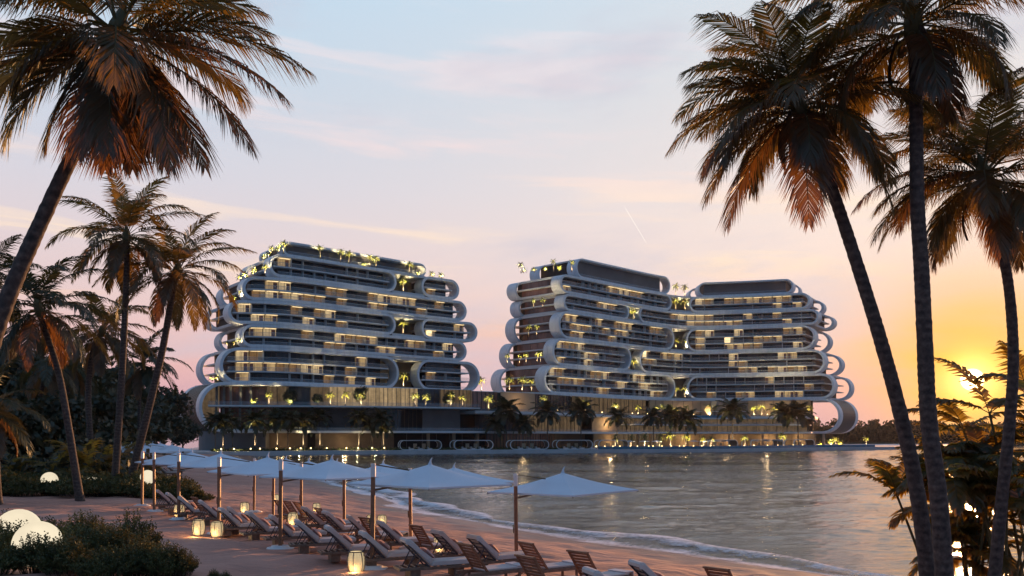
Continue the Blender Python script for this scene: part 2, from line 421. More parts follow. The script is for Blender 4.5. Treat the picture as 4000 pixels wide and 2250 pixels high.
    # a short straight contrail high in the sky
    da = (at(2435, 800, 100) - Vector((0, 0, CAMZ))).normalized(); db = (at(2530, 958, 100) - Vector((0, 0, CAMZ))).normalized()
    nn = da.cross(db).normalized(); md = (da + db).normalized(); hl = da.dot(md)
    d1 = nt.nodes.new('ShaderNodeVectorMath'); d1.operation = 'DOT_PRODUCT'; d1.inputs[1].default_value = nn; nt.links.new(tc.outputs['Generated'], d1.inputs[0])
    d2 = nt.nodes.new('ShaderNodeVectorMath'); d2.operation = 'DOT_PRODUCT'; d2.inputs[1].default_value = md; nt.links.new(tc.outputs['Generated'], d2.inputs[0])
    r1 = nd(nt, 'ShaderNodeMapRange', interpolation_type='SMOOTHSTEP'); nt.links.new(mathn(nt, 'ABSOLUTE', d1.outputs['Value']), r1.inputs[0])
    for i, x in zip((1, 2, 3, 4), (.0001, .0006, .6, 0)): r1.inputs[i].default_value = x
    r2 = nd(nt, 'ShaderNodeMapRange', interpolation_type='SMOOTHSTEP'); nt.links.new(d2.outputs['Value'], r2.inputs[0])
    for i, x in zip((1, 2, 3, 4), (hl, hl + (1 - hl) * .5, 0, 1)): r2.inputs[i].default_value = x
    s4 = mix(nt, mathn(nt, 'MULTIPLY', r1.outputs[0], r2.outputs[0]), s4, (1.0, .93, .84))
    # the sun itself, low over the water
    sd = nd(nt, 'ShaderNodeMapRange', interpolation_type='SMOOTHSTEP'); nt.links.new(dot.outputs['Value'], sd.inputs[0])
    for i, x in zip((1, 2, 3, 4), (math.cos(R(.66)), math.cos(R(.42)), 0, 1)): sd.inputs[i].default_value = x
    s4 = mix(nt, sd.outputs[0], s4, (14, 9, 3.6))
    # away from the sunset the dusk sky is blue
    bk = nd(nt, 'ShaderNodeMapRange', interpolation_type='SMOOTHSTEP'); nt.links.new(Y, bk.inputs[0])
    for i, x in zip((1, 2, 3, 4), (.45, -.35, 0, 1)): bk.inputs[i].default_value = x
    s5 = mix(nt, bk.outputs[0], s4, (.12, .215, .37))
    sky = nt.nodes.new('ShaderNodeTexSky'); sky.sky_type = 'NISHITA'; sky.sun_disc = False
    sky.sun_elevation = SEL; sky.sun_rotation = SAZ; sky.altitude = 5; sky.air_density = 1.0; sky.dust_density = 1.5
    nb = nt.nodes.new('ShaderNodeBackground'); nb.inputs[1].default_value = .003
    nt.links.new(sky.outputs[0], nb.inputs[0])
    nt.links.new(s5, bg.inputs[0]); bg.inputs[1].default_value = .77
    ad = nt.nodes.new('ShaderNodeAddShader')
    nt.links.new(bg.outputs[0], ad.inputs[0]); nt.links.new(nb.outputs[0], ad.inputs[1])
    nt.links.new(ad.outputs[0], out.inputs[0])
make_world()
scn.view_settings.view_transform = 'Standard'; scn.view_settings.look = 'None'
scn.view_settings.exposure = .6; scn.view_settings.gamma = 1

# ------------------------------------------------------------------ beach and sea
def axis(a, b, fine_a, fine_b, f, c):
    out = []; x = a
    while x < b:
        out.append(x); x += f if fine_a <= x < fine_b else c
    out.append(b); return out
def make_beach():
    xs = axis(-330, 70, -60, 34, .45, 6.0); ys = axis(-30, 330, 14, 110, .45, 4.0)
    v = [(x, y, ground(x, y) + (relief(x, y) if y < 115 else 0)) for y in ys for x in xs]
    nx = len(xs); f = [(j * nx + i, j * nx + i + 1, (j + 1) * nx + i + 1, (j + 1) * nx + i) for j in range(len(ys) - 1) for i in range(nx - 1)]
    me = bpy.data.meshes.new('beach'); me.from_pydata(v, [], f); me.materials.append(M['sand'])
    me.polygons.foreach_set('use_smooth', [True] * len(f)); me.update()
    tag(link('beach', me), kind='structure')
make_beach()
def make_sea():
    import numpy as np
    rg = np.random.RandomState(4)
    rows, cols = 760, 860
    d = 24 * (430 / 24) ** (np.arange(rows) / (rows - 1)); px_ = np.linspace(-1500, 2500, cols)
    D, P = np.meshgrid(d, px_, indexing='ij'); X = P / F * D; Y = D
    Z = np.zeros_like(X)
    for k in range(34):
        lam = .8 * (9 / .8) ** (k / 33); a = R(90 + 6) + rg.uniform(-.75, .75); ph = rg.uniform(0, 6.28)
        q = (X * np.cos(a) + Y * np.sin(a)) * 2 * PI / lam + ph + .9 * np.sin((X * np.sin(a) - Y * np.cos(a)) * 2 * PI / (lam * 3.7) + ph * 2)
        Z += .0068 * lam ** .68 * (1 - np.abs(np.sin(q / 2)) * 1.25)
    sh = np.interp(Y.ravel(), [p[0] for p in SHORE], [p[1] for p in SHORE]).reshape(Y.shape)
    k = np.clip((X - sh - 1.0) / 9, .12, 1) * np.clip((430 - D) / 40, 0, 1)
    Z = WATER + .02 + Z * k
    v = np.stack([X, Y, Z], -1).reshape(-1, 3)
    idx = np.arange(rows * cols).reshape(rows, cols)
    f = np.stack([idx[:-1, :-1], idx[:-1, 1:], idx[1:, 1:], idx[1:, :-1]], -1).reshape(-1, 4)
    n = len(v); v = np.vstack([v, [(-3000, -60, WATER - .7), (4500, -60, WATER - .7), (12000, 12000, WATER - .7), (-9000, 12000, WATER - .7)]]); f = np.vstack([f, [[n, n + 1, n + 2, n + 3]]])
    me = bpy.data.meshes.new('sea'); me.vertices.add(len(v)); me.vertices.foreach_set('co', v.astype(np.float32).ravel())
    me.loops.add(f.size); me.loops.foreach_set('vertex_index', f.astype(np.int32).ravel())
    me.polygons.add(len(f)); me.polygons.foreach_set('loop_start', np.arange(0, f.size, 4, dtype=np.int32))
    me.update(calc_edges=True); me.materials.append(M['water'])
    me.polygons.foreach_set('use_smooth', np.ones(len(f), dtype=bool)); me.update()
    tag(link('sea', me), kind='structure')
make_sea()
def make_foam():
    # swash: a ribbon of foam riding on the sea along the waterline, with a breaking ridge
    mb_v, mb_f, fa = [], [], []
    ys = [22 + .7 * k for k in range(210)]
    prof = [(1.6, .0, -.12), (1.1, .02, .5), (.45, .05, .62), (-.3, .09, .42), (-1.1, .14, .50), (-1.9, .24, .62), (-2.5, .10, .34), (-3.4, .04, .20), (-4.8, .02, .30), (-6.2, .015, -.1)]
    for i, y in enumerate(ys):
        dx = (shore(y + 2) - shore(y - 2)) / 4; L = math.sqrt(1 + dx * dx); n = Vector((-1 / L, dx / L, 0))
        w = 1 + .35 * math.sin(y * .31) + .2 * math.sin(y * .83 + 1)
        rf = 1 + .9 * math.exp(-((y - 83) / 16) ** 2)
        for s, h, a in prof:
            s2 = s * w * (1.0 if s < 0 else 1.4) + .5 * math.sin(y * .19 + 2)
            p = Vector((shore(y), y, 0)) + n * s2
            hz = h * (.35 + .5 * rf * abs(math.sin(y * .11 + .4)))
            mb_v.append((p.x, p.y, max(WATER, ground(p.x, p.y)) + .012 + hz * (1 if s < 0 else .3)))
            fa.append(clamp(a * (.75 + .35 * rf * .7)))
    k = len(prof)
    for i in range(len(ys) - 1):
        for j in range(k - 1): mb_f.append((i * k + j, i * k + j + 1, (i + 1) * k + j + 1, (i + 1) * k + j))
    me = bpy.data.meshes.new('foam'); me.from_pydata(mb_v, [], mb_f); me.materials.append(M['foam'])
    at_ = me.attributes.new('foam', 'FLOAT', 'POINT'); at_.data.foreach_set('value', fa)
    me.polygons.foreach_set('use_smooth', [True] * len(mb_f))
    tag(link('sea_foam', me), 'white foam of small waves breaking along the curving beach', 'foam', kind='stuff')
make_foam()

# ------------------------------------------------------------------ palms
def frond(mb, base, az, e0, L, droop, nl, ll, lw, hang=.5, seg=9, mi=0, stem=1, rng=rnd, thick=.028, curl=0.0):
    p = Vector(base); pts = [p.copy()]; tans = []
    st = L / seg
    for k in range(seg):
        u = (k + .5) / seg
        e = e0 - droop * (u ** 1.25)
        a = az + curl * u * u
        t = Vector((math.cos(a) * math.cos(e), math.sin(a) * math.cos(e), math.sin(e)))
        tans.append(t); p = p + t * st; pts.append(p.copy())
    mb.tube(pts, [thick * (1 - .88 * k / seg) for k in range(seg + 1)], 4, stem, False)
    for i in range(nl):
        u = .13 + .87 * (i + rng.random() * .5) / nl
        q = u * seg; k = min(int(q), seg - 1); fr = q - k
        c = pts[k].lerp(pts[k + 1], min(1, fr)); t = tans[k]
        sd = t.cross(Vector((0, 0, 1)))
        if sd.length < .15: sd = Vector((-math.sin(az), math.cos(az), 0))
        sd.normalize(); upv = sd.cross(t).normalized()
        prof = math.sin(PI * min(1, .22 + u * .62)) * (1 - .55 * max(0, u - .75) / .25)
        for sgn in (-1, 1):
            l = ll * prof * rng.uniform(.85, 1.12)
            d1 = (sd * sgn * (1.0 - .45 * u) + t * (.45 + .65 * u) + upv * (.22 - .2 * u) + Vector((0, 0, -.25 * hang))).normalized()
            d2 = (d1 + Vector((0, 0, -1.15 * hang)) + Vector((rng.uniform(-.22, .22), rng.uniform(-.22, .22), rng.uniform(-.2, .2)))).normalized()
            wv = d1.cross(upv)
            if wv.length < .1: wv = t.copy()
            wv = (wv.normalized() * .85 + upv * rng.uniform(-.5, .5)).normalized() * lw * (.6 + .4 * prof)
            b0 = c; m1 = c + d1 * l * .5; tp = m1 + d2 * l * .55
            i0 = len(mb.v)
            mb.v.extend((tuple(b0 - wv * .35), tuple(b0 + wv * .35), tuple(m1 + wv * .5), tuple(m1 - wv * .5), tuple(tp)))
            mb.f.append((i0, i0 + 1, i0 + 2, i0 + 3)); mb.m.append(mi)
            mb.f.append((i0 + 3, i0 + 2, i0 + 4)); mb.m.append(mi)
def smooth_pts(pts, n):
    out = []
    P = [pts[0]] + list(pts) + [pts[-1]]
    for i in range(1, len(P) - 2):
        for k in range(n):
            t = k / n; a, b, c, d = P[i - 1], P[i], P[i + 1], P[i + 2]
            out.append(.5 * ((2 * b) + (c - a) * t + (2 * a - 5 * b + 4 * c - d) * t * t + (3 * b - 3 * c + d - a) * t ** 3))
    out.append(Vector(pts[-1])); return out
def make_trunk(mb, pts, r0, r1, n=10, ring=.17, rng=rnd, flare=1.35):
    sp = smooth_pts([Vector(p) for p in pts], 12)
    L = [0]
    for a, b in zip(sp, sp[1:]): L.append(L[-1] + (b - a).length)
    T = L[-1]; k = max(6, int(T / ring)); q, rad = [], []
    j = 0
    for i in range(2 * k + 1):
        s = T * i / (2 * k)
        while j < len(L) - 2 and L[j + 1] < s: j += 1
        f = (s - L[j]) / max(1e-6, L[j + 1] - L[j])
        q.append(sp[j].lerp(sp[j + 1], clamp(f)))
        u = s / T
        r = lerp(r0, r1, u) * (1 + (flare - 1) * math.exp(-u * T / .5))
        rad.append(r * (1.018 if i % 2 else .985) * rng.uniform(.97, 1.03))
    mb.tube(q, rad, n)
def coconut_palm(pix, d, r0, r1, label, n=26, L=3.9, seed=1, mat='leaf', nl=54, ll=.95, lw=.044, group=None, hang=.55, name='coconut_palm', bias=None, old=.3, gz=None, cat='palm', upmin=-60):
    rng = random.Random(seed)
    pts = [at(x, y, d) for x, y in pix]
    b = pts[0]; g = ground(b.x, b.y) if gz is None else gz
    if b.z > g: pts.insert(0, Vector((b.x + (b.x - pts[1].x) * .2, b.y, g - .1)))
    base = Vector((pts[0].x, pts[0].y, g)); root = empty(name, base)
    tag(root, label, cat, group)
    loc = [p - base for p in pts]
    tb = MB(); make_trunk(tb, loc, r0, r1, rng=rng); tb.build('trunk', M['bark'], root, True)
    top = loc[-1]; cb = MB()
    # fibrous boss under the fronds
    ax = (loc[-1] - loc[-2]).normalized()
    cb.tube([top - ax * .55, top - ax * .2, top + ax * .25, top + ax * .7], [r1 * 1.05, r1 * 1.7, r1 * 1.5, r1 * .3], 8, 1)
    ga = PI * (3 - math.sqrt(5))
    for i in range(n):
        u = i / (n - 1)
        az = i * ga + rng.uniform(-.25, .25)
        e = lerp(R(78), R(upmin), u ** .85) + rng.uniform(-.14, .14)
        dr = lerp(R(60), R(74), u) + rng.uniform(-.1, .4)
        if e < R(-15): dr = max(R(20), R(88) + e + rng.uniform(-.1, .2))
        l = L * (rng.uniform(.9, 1.1)) * (.72 + .28 * math.sin(PI * clamp(u * .9 + .15)))
        isold = u > 1 - old
        st = top + ax * lerp(.35, -.25, u) + Vector((math.cos(az), math.sin(az), 0)) * r1 * .9
        frond(cb, st, az, e, l, dr, nl, ll * (.9 if isold else 1), lw, hang * (1.5 if isold else 1), mi=2 if isold and rng.random() < .65 else 0, stem=1, rng=rng, curl=rng.uniform(-.35, .35))
    for fr in (bias or []):
        az, e, l, dr, mi = fr
        frond(cb, top, R(az), R(e), l, R(dr), nl + 6, ll, lw, hang, mi=mi, stem=1, rng=rng, curl=rng.uniform(-.2, .2))
    cb.build('crown', [M[mat], M['stem'], M['leafdry']], root)
    if d < 30:
        for k in range(7):
            az = k * 2.3 + seed; m = MB(); r_ = .1 * rng.uniform(.85, 1.1)
            m.lathe([(.01, -r_ * 1.2)] + [(r_ * math.sin(PI * j / 7), -r_ * 1.2 * math.cos(PI * j / 7)) for j in range(1, 7)] + [(.01, r_ * 1.2)], 10, c=top + Vector((math.cos(az) * (r1 + .12), math.sin(az) * (r1 + .12), -.35 - .12 * (k % 3)))); m.build('coconut', M['coconut'], root, True)
        for k in range(3):
            az = -1.2 + k * 2.1 + seed; m = MB(); n_ = 9; o_ = Vector((math.cos(az), math.sin(az), 0)); w_ = Vector((-o_.y, o_.x, 0))
            for j in range(n_ + 1):
                u = j / n_; c_ = top + o_ * (r1 + .1 + .28 * math.sin(PI * u * .8)) + Vector((0, 0, -.1 - 1.5 * u)); ww = .16 * math.sin(PI * (.08 + .9 * u)) ** .7
                m.v.extend(tuple(q) for q in (c_ - w_ * ww, c_ + o_ * .05, c_ + w_ * ww))
            for j in range(n_):
                for q in (0, 1): a_ = j * 3 + q; m.f.append((a_, a_ + 1, a_ + 4, a_ + 3)); m.m.append(0)
            m.build('dead_frond', M['deadfrond'], root)
    return root

G1 = 'tall coconut palms framing the beach'
coconut_palm([(-260, 2454), (-150, 1800), (-30, 1340), (62, 1087), (202, 776), (310, 543), (404, 290), (447, 150)], 17, .195, .115,
    'big leaning coconut palm whose trunk enters at the left edge of the beach', n=15, L=3.1, seed=5, upmin=-22, nl=78, ll=1.15, lw=.033, hang=.72, group=G1, old=.2,
    bias=[(4, 14, 3.9, 52, 0), (-8, -2, 3.9, 45, 2), (-14, -22, 3.9, 38, 2), (178, 14, 3.3, 40, 0), (188, -12, 3.2, 50, 0), (-40, -35, 3.6, 45, 2), (-70, -50, 2.9, 30, 2), (-100, -55, 2.8, 28, 2), (-75, -66, 2.9, 14, 2), (-50, -62, 2.9, 18, 2), (-30, -52, 3.0, 24, 2), (200, -28, 3.0, 50, 0), (215, -48, 2.6, 34, 0), (-20, -38, 3.5, 30, 2), (172, 50, 3.0, 60, 0), (20, 48, 3.1, 70, 0), (8, 24, 3.0, 40, 0), (150, 30, 3.2, 45, 0)])
coconut_palm([(3632, 2330), (3588, 1955), (3523, 1641), (3440, 1330), (3351, 1042), (3262, 773), (3180, 540), (3120, 420)], 22, .20, .13,
    'coconut palm with curving dark trunk, right-hand group, nearest the hotel', n=31, L=3.3, seed=11, upmin=-22, nl=78, ll=1.15, lw=.033, hang=.72, group=G1, old=.15,
    bias=[(183, 12, 2.9, 45, 0), (176, 34, 2.9, 50, 0), (188, -8, 3.2, 62, 2), (192, -25, 3.6, 45, 0), (170, 55, 2.8, 60, 0), (200, -40, 3.8, 38, 2), (-100, -50, 3.6, 34, 2), (-20, -30, 3.6, 50, 0)])
coconut_palm([(3694, 2330), (3667, 1955), (3628, 1640), (3611, 1300), (3600, 1060), (3583, 773), (3577, 331), (3568, 100)], 21, .215, .14,
    'tallest straight coconut palm in the middle of the right-hand group', n=31, L=3.5, seed=23, upmin=-26, nl=78, ll=1.15, lw=.033, hang=.72, group=G1, old=.2)
coconut_palm([(3878, 2330), (3913, 1955), (3945, 1641), (3958, 1373), (3937, 1097), (3887, 876), (3846, 700)], 24, .17, .12,
    'coconut palm closest to the right edge, standing in front of the setting sun', n=30, L=3.6, seed=31, upmin=-24, nl=78, ll=1.15, lw=.033, hang=.72, group=G1, old=.18,
    bias=[(180, 20, 3.9, 75, 2), (186, 2, 3.8, 70, 0), (195, 10, 3.6, 90, 2), (160, 62, 3.2, 40, 0), (20, 62, 3.2, 40, 0), (90, 70, 3.3, 30, 0)])
G2 = 'coconut palms rising behind the shrub belt'
coconut_palm([(447, 1905), (465, 1640), (480, 1400), (494, 1080), (494, 925)], 58, .24, .17, 'tall upright coconut palm behind the shrubs, its crown under the big leaning palm', n=28, L=5.2, seed=41, upmin=-34, nl=44, ll=1.2, lw=.085, group=G2)
coconut_palm([(505, 1900), (540, 1760), (590, 1560), (640, 1340), (675, 1130), (690, 1065)], 60, .27, .2, 'coconut palm leaning right towards the hotel, nearest to the left tower', n=30, L=5.4, seed=43, upmin=-34, nl=44, ll=1.2, lw=.085, group=G2)
coconut_palm([(305, 1905), (260, 1620), (225, 1440), (165, 1260), (150, 1205)], 50, .22, .15, 'green coconut palm with a left-leaning pale trunk beside the big trunk', n=26, L=5.0, seed=47, upmin=-40, nl=42, ll=1.15, lw=.085, group=G2, mat='leafdark')
coconut_palm([(365, 1890), (345, 1560), (362, 1380), (400, 1290)], 68, .26, .18, 'shorter coconut palm with rusty fronds between the two tall trunks', n=26, L=5.2, seed=53, upmin=-45, nl=40, ll=1.2, lw=.1, group=G2, old=.6)
coconut_palm([(545, 1850), (545, 1560), (560, 1420)], 88, .2, .14, 'small dark coconut palm far back behind the right-leaning palm', n=26, L=5.0, seed=59, nl=34, ll=1.2, lw=.12, upmin=-40, group=G2, mat='leafdark', old=.1)
coconut_palm([(-10, 1930), (-20, 1720), (-40, 1600)], 47, .2, .15, 'low palm with hanging brown fronds at the left edge of the jungle', n=20, L=3.4, seed=61, nl=36, ll=1.0, lw=.075, group=G2, old=.25, mat='leafdark')
coconut_palm([(-120, 1900), (-60, 1300), (-40, 1090)], 55, .22, .16, 'coconut palm behind the big trunk, only fronds showing at the left edge', n=20, L=3.9, seed=67, nl=34, ll=1.0, lw=.075, group=G2, mat='leafdark')
coconut_palm([(120, 1860), (150, 1600), (185, 1420)], 75, .2, .15, 'dark coconut palm deep in the jungle behind the pale leaning trunk', n=20, L=4.2, seed=71, nl=30, ll=1.05, lw=.1, group=G2, mat='leafdark', old=.4)
coconut_palm([(255, 1860), (262, 1600), (275, 1420)], 82, .2, .15, 'dark coconut palm at the back of the jungle with a hidden trunk', n=20, L=4.2, seed=73, nl=30, ll=1.05, lw=.1, group=G2, mat='leafdark', old=.3)

def areca(x, y, d, label, seed, n=34, L=3.0, top=2.2, stems=6, wide=.13, mat='areca'):
    rng = random.Random(seed)
    p = at(x, y, d); g = max(ground(p.x, p.y), WATER - .3); root = empty('areca_palm', (p.x, p.y, g))
    tag(root, label, 'palm', 'bushy areca palms at the right edge')
    sb_, cb = MB(), MB(); H = p.z - g
    for k in range(stems):
        az = 2 * PI * k / stems + rng.uniform(-.4, .4); sp = rng.uniform(.1, .9) * .35 * H
        tp = Vector((math.cos(az) * sp, math.sin(az) * sp, H * rng.uniform(.62, 1.02)))
        sb_.tube([(math.cos(az) * .15, math.sin(az) * .15, -.1), tp * .5, tp], [.05, .042, .035], 6)
        for i in range(max(4, n // stems)):
            frond(cb, tp, rng.uniform(0, 2 * PI), rng.uniform(R(5), R(75)), L * rng.uniform(.7, 1.1), rng.uniform(R(50), R(100)), 24, .62, wide, .55, seg=7, rng=rng, thick=.018)
    sb_.build('trunk', M['stem'], root, True); cb.build('crown', [M[mat], M['stem']], root)
areca(3800, 1800, 27, 'bushy areca palm right in front of the setting sun', 81, n=38, L=2.3, wide=.12)
areca(4040, 1560, 27, 'bushy areca palm cut by the right edge beside the sun', 83, n=32, L=2.6, wide=.13)
areca(3930, 1900, 25.5, 'low areca palm behind the rightmost trunk, lit by glitter', 85, n=28, L=2.2, wide=.13)
areca(3800, 2090, 27, 'lowest areca palm at the foot of the right-hand trunks', 87, n=28, L=1.9, wide=.13)
areca(3660, 1840, 28, 'areca palm peeping out between the right-hand trunks', 89, n=22, L=2.2, wide=.12, stems=4)

# ------------------------------------------------------------------ shrubs and trees
def shrub_mesh(seed, w, h, ns, nleaf, ll, lw):
    rng = random.Random(seed); lb, tb = MB(), MB()
    for i in range(ns):
        a = rng.uniform(0, 2 * PI); r = math.sqrt(rng.random()) * w
        hh = h * (1 - .55 * (r / w) ** 2) * rng.uniform(.55, 1.12)
        bx = Vector((math.cos(a) * r * .55, math.sin(a) * r * .55, 0))
        tp = Vector((math.cos(a) * r, math.sin(a) * r, hh))
        md = bx.lerp(tp, .5) + Vector((0, 0, .08 * h))
        if i % 3 == 0: tb.tube([bx, md, tp], [.014, .009, .003], 3, 0, False)
        for k in range(nleaf):
            u = .32 + .68 * k / nleaf
            c = (bx.lerp(md, u * 2) if u < .5 else md.lerp(tp, u * 2 - 1))
            an = k * 2.4 + rng.uniform(-.5, .5)
            d = Vector((math.cos(an), math.sin(an), rng.uniform(.35, 1.3))).normalized()
            l = ll * rng.uniform(.7, 1.2); s = d.cross(Vector((rng.uniform(-1, 1), rng.uniform(-1, 1), .6))).normalized() * lw
            c = c + Vector((rng.uniform(-.03, .03), rng.uniform(-.03, .03), 0))
            i0 = len(lb.v)
            lb.v.extend((tuple(c), tuple(c + d * l * .6 + s), tuple(c + d * l), tuple(c + d * l * .6 - s)))
            lb.f.append((i0, i0 + 1, i0 + 2, i0 + 3)); lb.m.append(0)
    return lb.mesh('foliage', M['bushleaf']), tb.mesh('stems', M['twig'])
SH = [shrub_mesh(91, .95, 1.35, 300, 20, .085, .026), shrub_mesh(92, 1.2, 1.15, 340, 20, .085, .028), shrub_mesh(93, .8, 1.5, 240, 20, .08, .024)]
SHB = [shrub_mesh(94, 1.6, 1.35, 300, 14, .16, .055), shrub_mesh(95, 2.0, 1.1, 320, 14, .16, .055)]
def shrub(i, X, Y, sc, label, group, lib, rz=None):
    root = empty('shrub', (X, Y, ground(X, Y) - .05), rnd.uniform(0, 6.28) if rz is None else rz, sc); tag(root, label, 'shrub', group)
    link('foliage', lib[i][0], root); link('stems', lib[i][1], root)
GF = 'leafy shrubs in the bottom left corner'
front = [(60, 2190, 25.4, 0, .9), (150, 2250, 23.4, 0, .8), (-60, 2260, 23, 1, .9), (300, 2180, 25, 1, 1.0), (260, 2255, 22.8, 0, .8), (430, 2200, 24.6, 0, .95), (520, 2160, 26.2, 2, 1.02), (420, 2280, 22.4, 1, .75), (560, 2260, 23.3, 2, .8), (640, 2265, 22.8, 0, .72), (690, 2290, 23.0, 0, .62), (330, 2120, 28.5, 0, .95), (180, 2110, 29, 1, .85), (30, 2110, 29.5, 2, .8), (-80, 2160, 26.5, 0, 1.0)]
names_f = ['beside the front glowing globe', 'in front of the front glowing globe', 'cut by the left edge, lowest', 'right behind the front glowing globe', 'low and centred under the globe', 'in the middle of the corner planting', 'tallest and darkest, topmost against the sand', 'low at the bottom edge, middle', 'upright, below the tallest dark one', 'at the right end with bare stems showing', 'smallest, at the right tip', 'behind, thin and brownish', 'behind the two globes', 'behind the rear globe', 'cut by the left edge, beside the rear globe']
for (x, y, d, k, sc), nm in zip(front, names_f):
    p = at(x, y, d); shrub(k, p.x, d, sc, 'dark leafy shrub ' + nm, GF, SH)
for (x, d, nm) in ((835, 22.6, 'left one of two sprigs'), (880, 22.4, 'right one of two sprigs')):
    p = at(x, 2250, d); shrub(2, p.x, d, .22, 'tiny shrub tip at the bottom edge of the sand, ' + nm, GF, SH)
GB = 'dark shrubs in the belt under the palms'
k = 0
for row, (d0, xs) in enumerate(((55.5, [(-80, .9), (20, 1.05), (120, .95), (215, .6), (310, 1.05), (400, .9), (490, .9), (575, .6), (655, .85), (720, .75), (775, .5)]), (59, [(-30, 1.1), (70, 1.05), (170, 1.0), (265, 1.15), (360, 1.05), (450, 1.15), (540, 1.05), (625, 1.1), (690, .95)]))):
    for j, (x, sc) in enumerate(xs):
        p = at(x, 1900, d0 + rnd.uniform(-1, 1)); k += 1
        shrub(k % 2, p.x, p.y, sc * 1.05, 'dark shrub under the palms, %s row of the belt, %s' % (('front', 'back')[row], ORD[j]), GB, SHB)

def tree_mesh(seed, H, W, lobes, nleaf, size, trunk=True, base=.25):
    rng = random.Random(seed); lb, tb = MB(), MB(); cs = []
    for i in range(lobes):
        a = rng.uniform(0, 2 * PI); r = W * math.sqrt(rng.random()) * .75; z = H * rng.uniform(base + .1, .93)
        k = 1 - .6 * abs(z / H - .55)
        cs.append((Vector((math.cos(a) * r * k, math.sin(a) * r * k, z)), W * rng.uniform(.22, .42)))
    if trunk:
        tb.tube([(0, 0, -.3), (W * .02, 0, H * .3), (W * .05, W * .03, H * .6)], [H * .028, H * .02, H * .01], 7)
        for c, r in cs[::2]:
            tb.tube([(0, 0, H * base * rng.uniform(.8, 1.3)), c * .6 + Vector((0, 0, c.z * .2)), c], [H * .011, H * .007, H * .003], 5)
    for c, r in cs:
        for k in range(nleaf):
            d = Vector((rng.gauss(0, 1), rng.gauss(0, 1), rng.gauss(0, .8)))
            d = d.normalized() * (r * rng.uniform(.45, 1.08)); q = c + d
            u = Vector((rng.uniform(-1, 1), rng.uniform(-1, 1), rng.uniform(-1, .6))).normalized(); s = u.cross(Vector((rng.uniform(-1, 1), rng.uniform(-1, 1), rng.uniform(-1, 1)))).normalized()
            l = size * rng.uniform(.6, 1.3); i0 = len(lb.v)
            lb.v.extend((tuple(q - u * l), tuple(q + s * l * .55), tuple(q + u * l), tuple(q - s * l * .55)))
            lb.f.append((i0, i0 + 1, i0 + 2, i0 + 3)); lb.m.append(0)
    return lb, tb
TR = []
for sd, H, W in ((101, 14, 6.5), (102, 12, 6.0), (103, 16, 7.0)):
    lb, tb = tree_mesh(sd, H, W, 34, 120, .5); TR.append((lb.mesh('crown', M['treeleaf']), tb.mesh('trunk', M['twig'])))
def tree(i, X, Y, sc, label, group, z=None):
    root = empty('broadleaf_tree', (X, Y, ground(X, Y) if z is None else z), rnd.uniform(0, 6.28), sc); tag(root, label, 'tree', group)
    link('crown', TR[i][0], root); link('trunk', TR[i][1], root)
GT = 'dark broadleaf trees of the jungle behind the beach'
for j, (x, d, i, sc, lab) in enumerate([
    (640, 215, 2, 1.0, 'tall dark broadleaf tree beside the louvred end of the left tower'), (575, 200, 0, .9, 'rounded dark tree left of the tall tree by the hotel'), (715, 235, 1, .8, 'lower dark tree touching the louvred end of the hotel'), (520, 180, 1, .95, 'dark tree behind the right-leaning palm trunk'),
    (20, 118, 2, 1.0, 'tall jungle tree at the back, far left'), (150, 122, 0, 1.05, 'tall jungle tree at the back, second from the left'), (270, 118, 1, 1.15, 'tall jungle tree at the back, in its middle'), (390, 120, 2, .85, 'tall jungle tree at the back, behind the upright palm'), (480, 130, 0, .95, 'tall jungle tree at the back, near the small dark palm'), (560, 140, 1, .85, 'jungle tree at the right end of the back row'),
    (-60, 92, 0, .85, 'jungle tree at the far left edge behind the brown palm'), (70, 95, 2, .75, 'jungle tree behind the big leaning trunk'), (190, 90, 1, .85, 'jungle tree behind the pale leaning palm trunk'), (300, 98, 0, .8, 'jungle tree left of the tall upright palm'), (400, 96, 1, .75, 'jungle tree between the two upright palm trunks'), (470, 110, 0, .62, 'jungle tree behind the foot of the right-leaning palm'), (120, 72, 1, .55, 'low jungle tree just behind the shrub belt on the left'), (240, 74, 0, .48, 'low jungle tree just behind the shrub belt in its middle'), (0, 70, 1, .5, 'low jungle tree behind the shrub belt at the left edge'), (370, 76, 1, .42, 'low jungle tree just behind the shrub belt beside the tall palm')]):
    p = at(x, 1800, d); tree(i, p.x, p.y, sc, lab, GT)
# understorey palms without a visible trunk
US = []
for sd in (201, 202):
    rng = random.Random(sd); cb = MB(); tb = MB(); tb.tube([(0, 0, -.1), (0, 0, .5), (.05, 0, 1.0)], [.16, .13, .1], 8)
    for i in range(24): frond(cb, (0, 0, .9), rng.uniform(0, 6.28), rng.uniform(R(10), R(80)), rng.uniform(2.6, 3.8), rng.uniform(R(55), R(105)), 22, .85, .11, .5, seg=7, rng=rng)
    US.append((cb.mesh('crown', [M['areca'], M['stem']]), tb.mesh('trunk', M['bark'])))
for j, (x, d, sc) in enumerate([(210, 66, .9), (330, 64, 1.1), (420, 68, 1.0), (60, 66, .8), (560, 70, .6), (130, 78, 1.3), (290, 80, 1.4), (460, 84, 1.2), (390, 72, .9)]):
    p = at(x, 1850, d); root = empty('understorey_palm', (p.x, p.y, ground(p.x, p.y)), j * 1.7, sc)
    tag(root, 'stemless green palm in the jungle undergrowth, ' + ['behind the pale trunk', 'beside the rusty palm', 'between the upright trunks', 'at the left behind the shrubs', 'behind the right-leaning trunk', 'deep at the left', 'tallest, deep in the middle', 'deep behind the upright trunk', 'in front of the jungle wall'][j], 'palm', 'stemless palms of the undergrowth')
    link('crown', US[j % 2][0], root); link('trunk', US[j % 2][1], root)
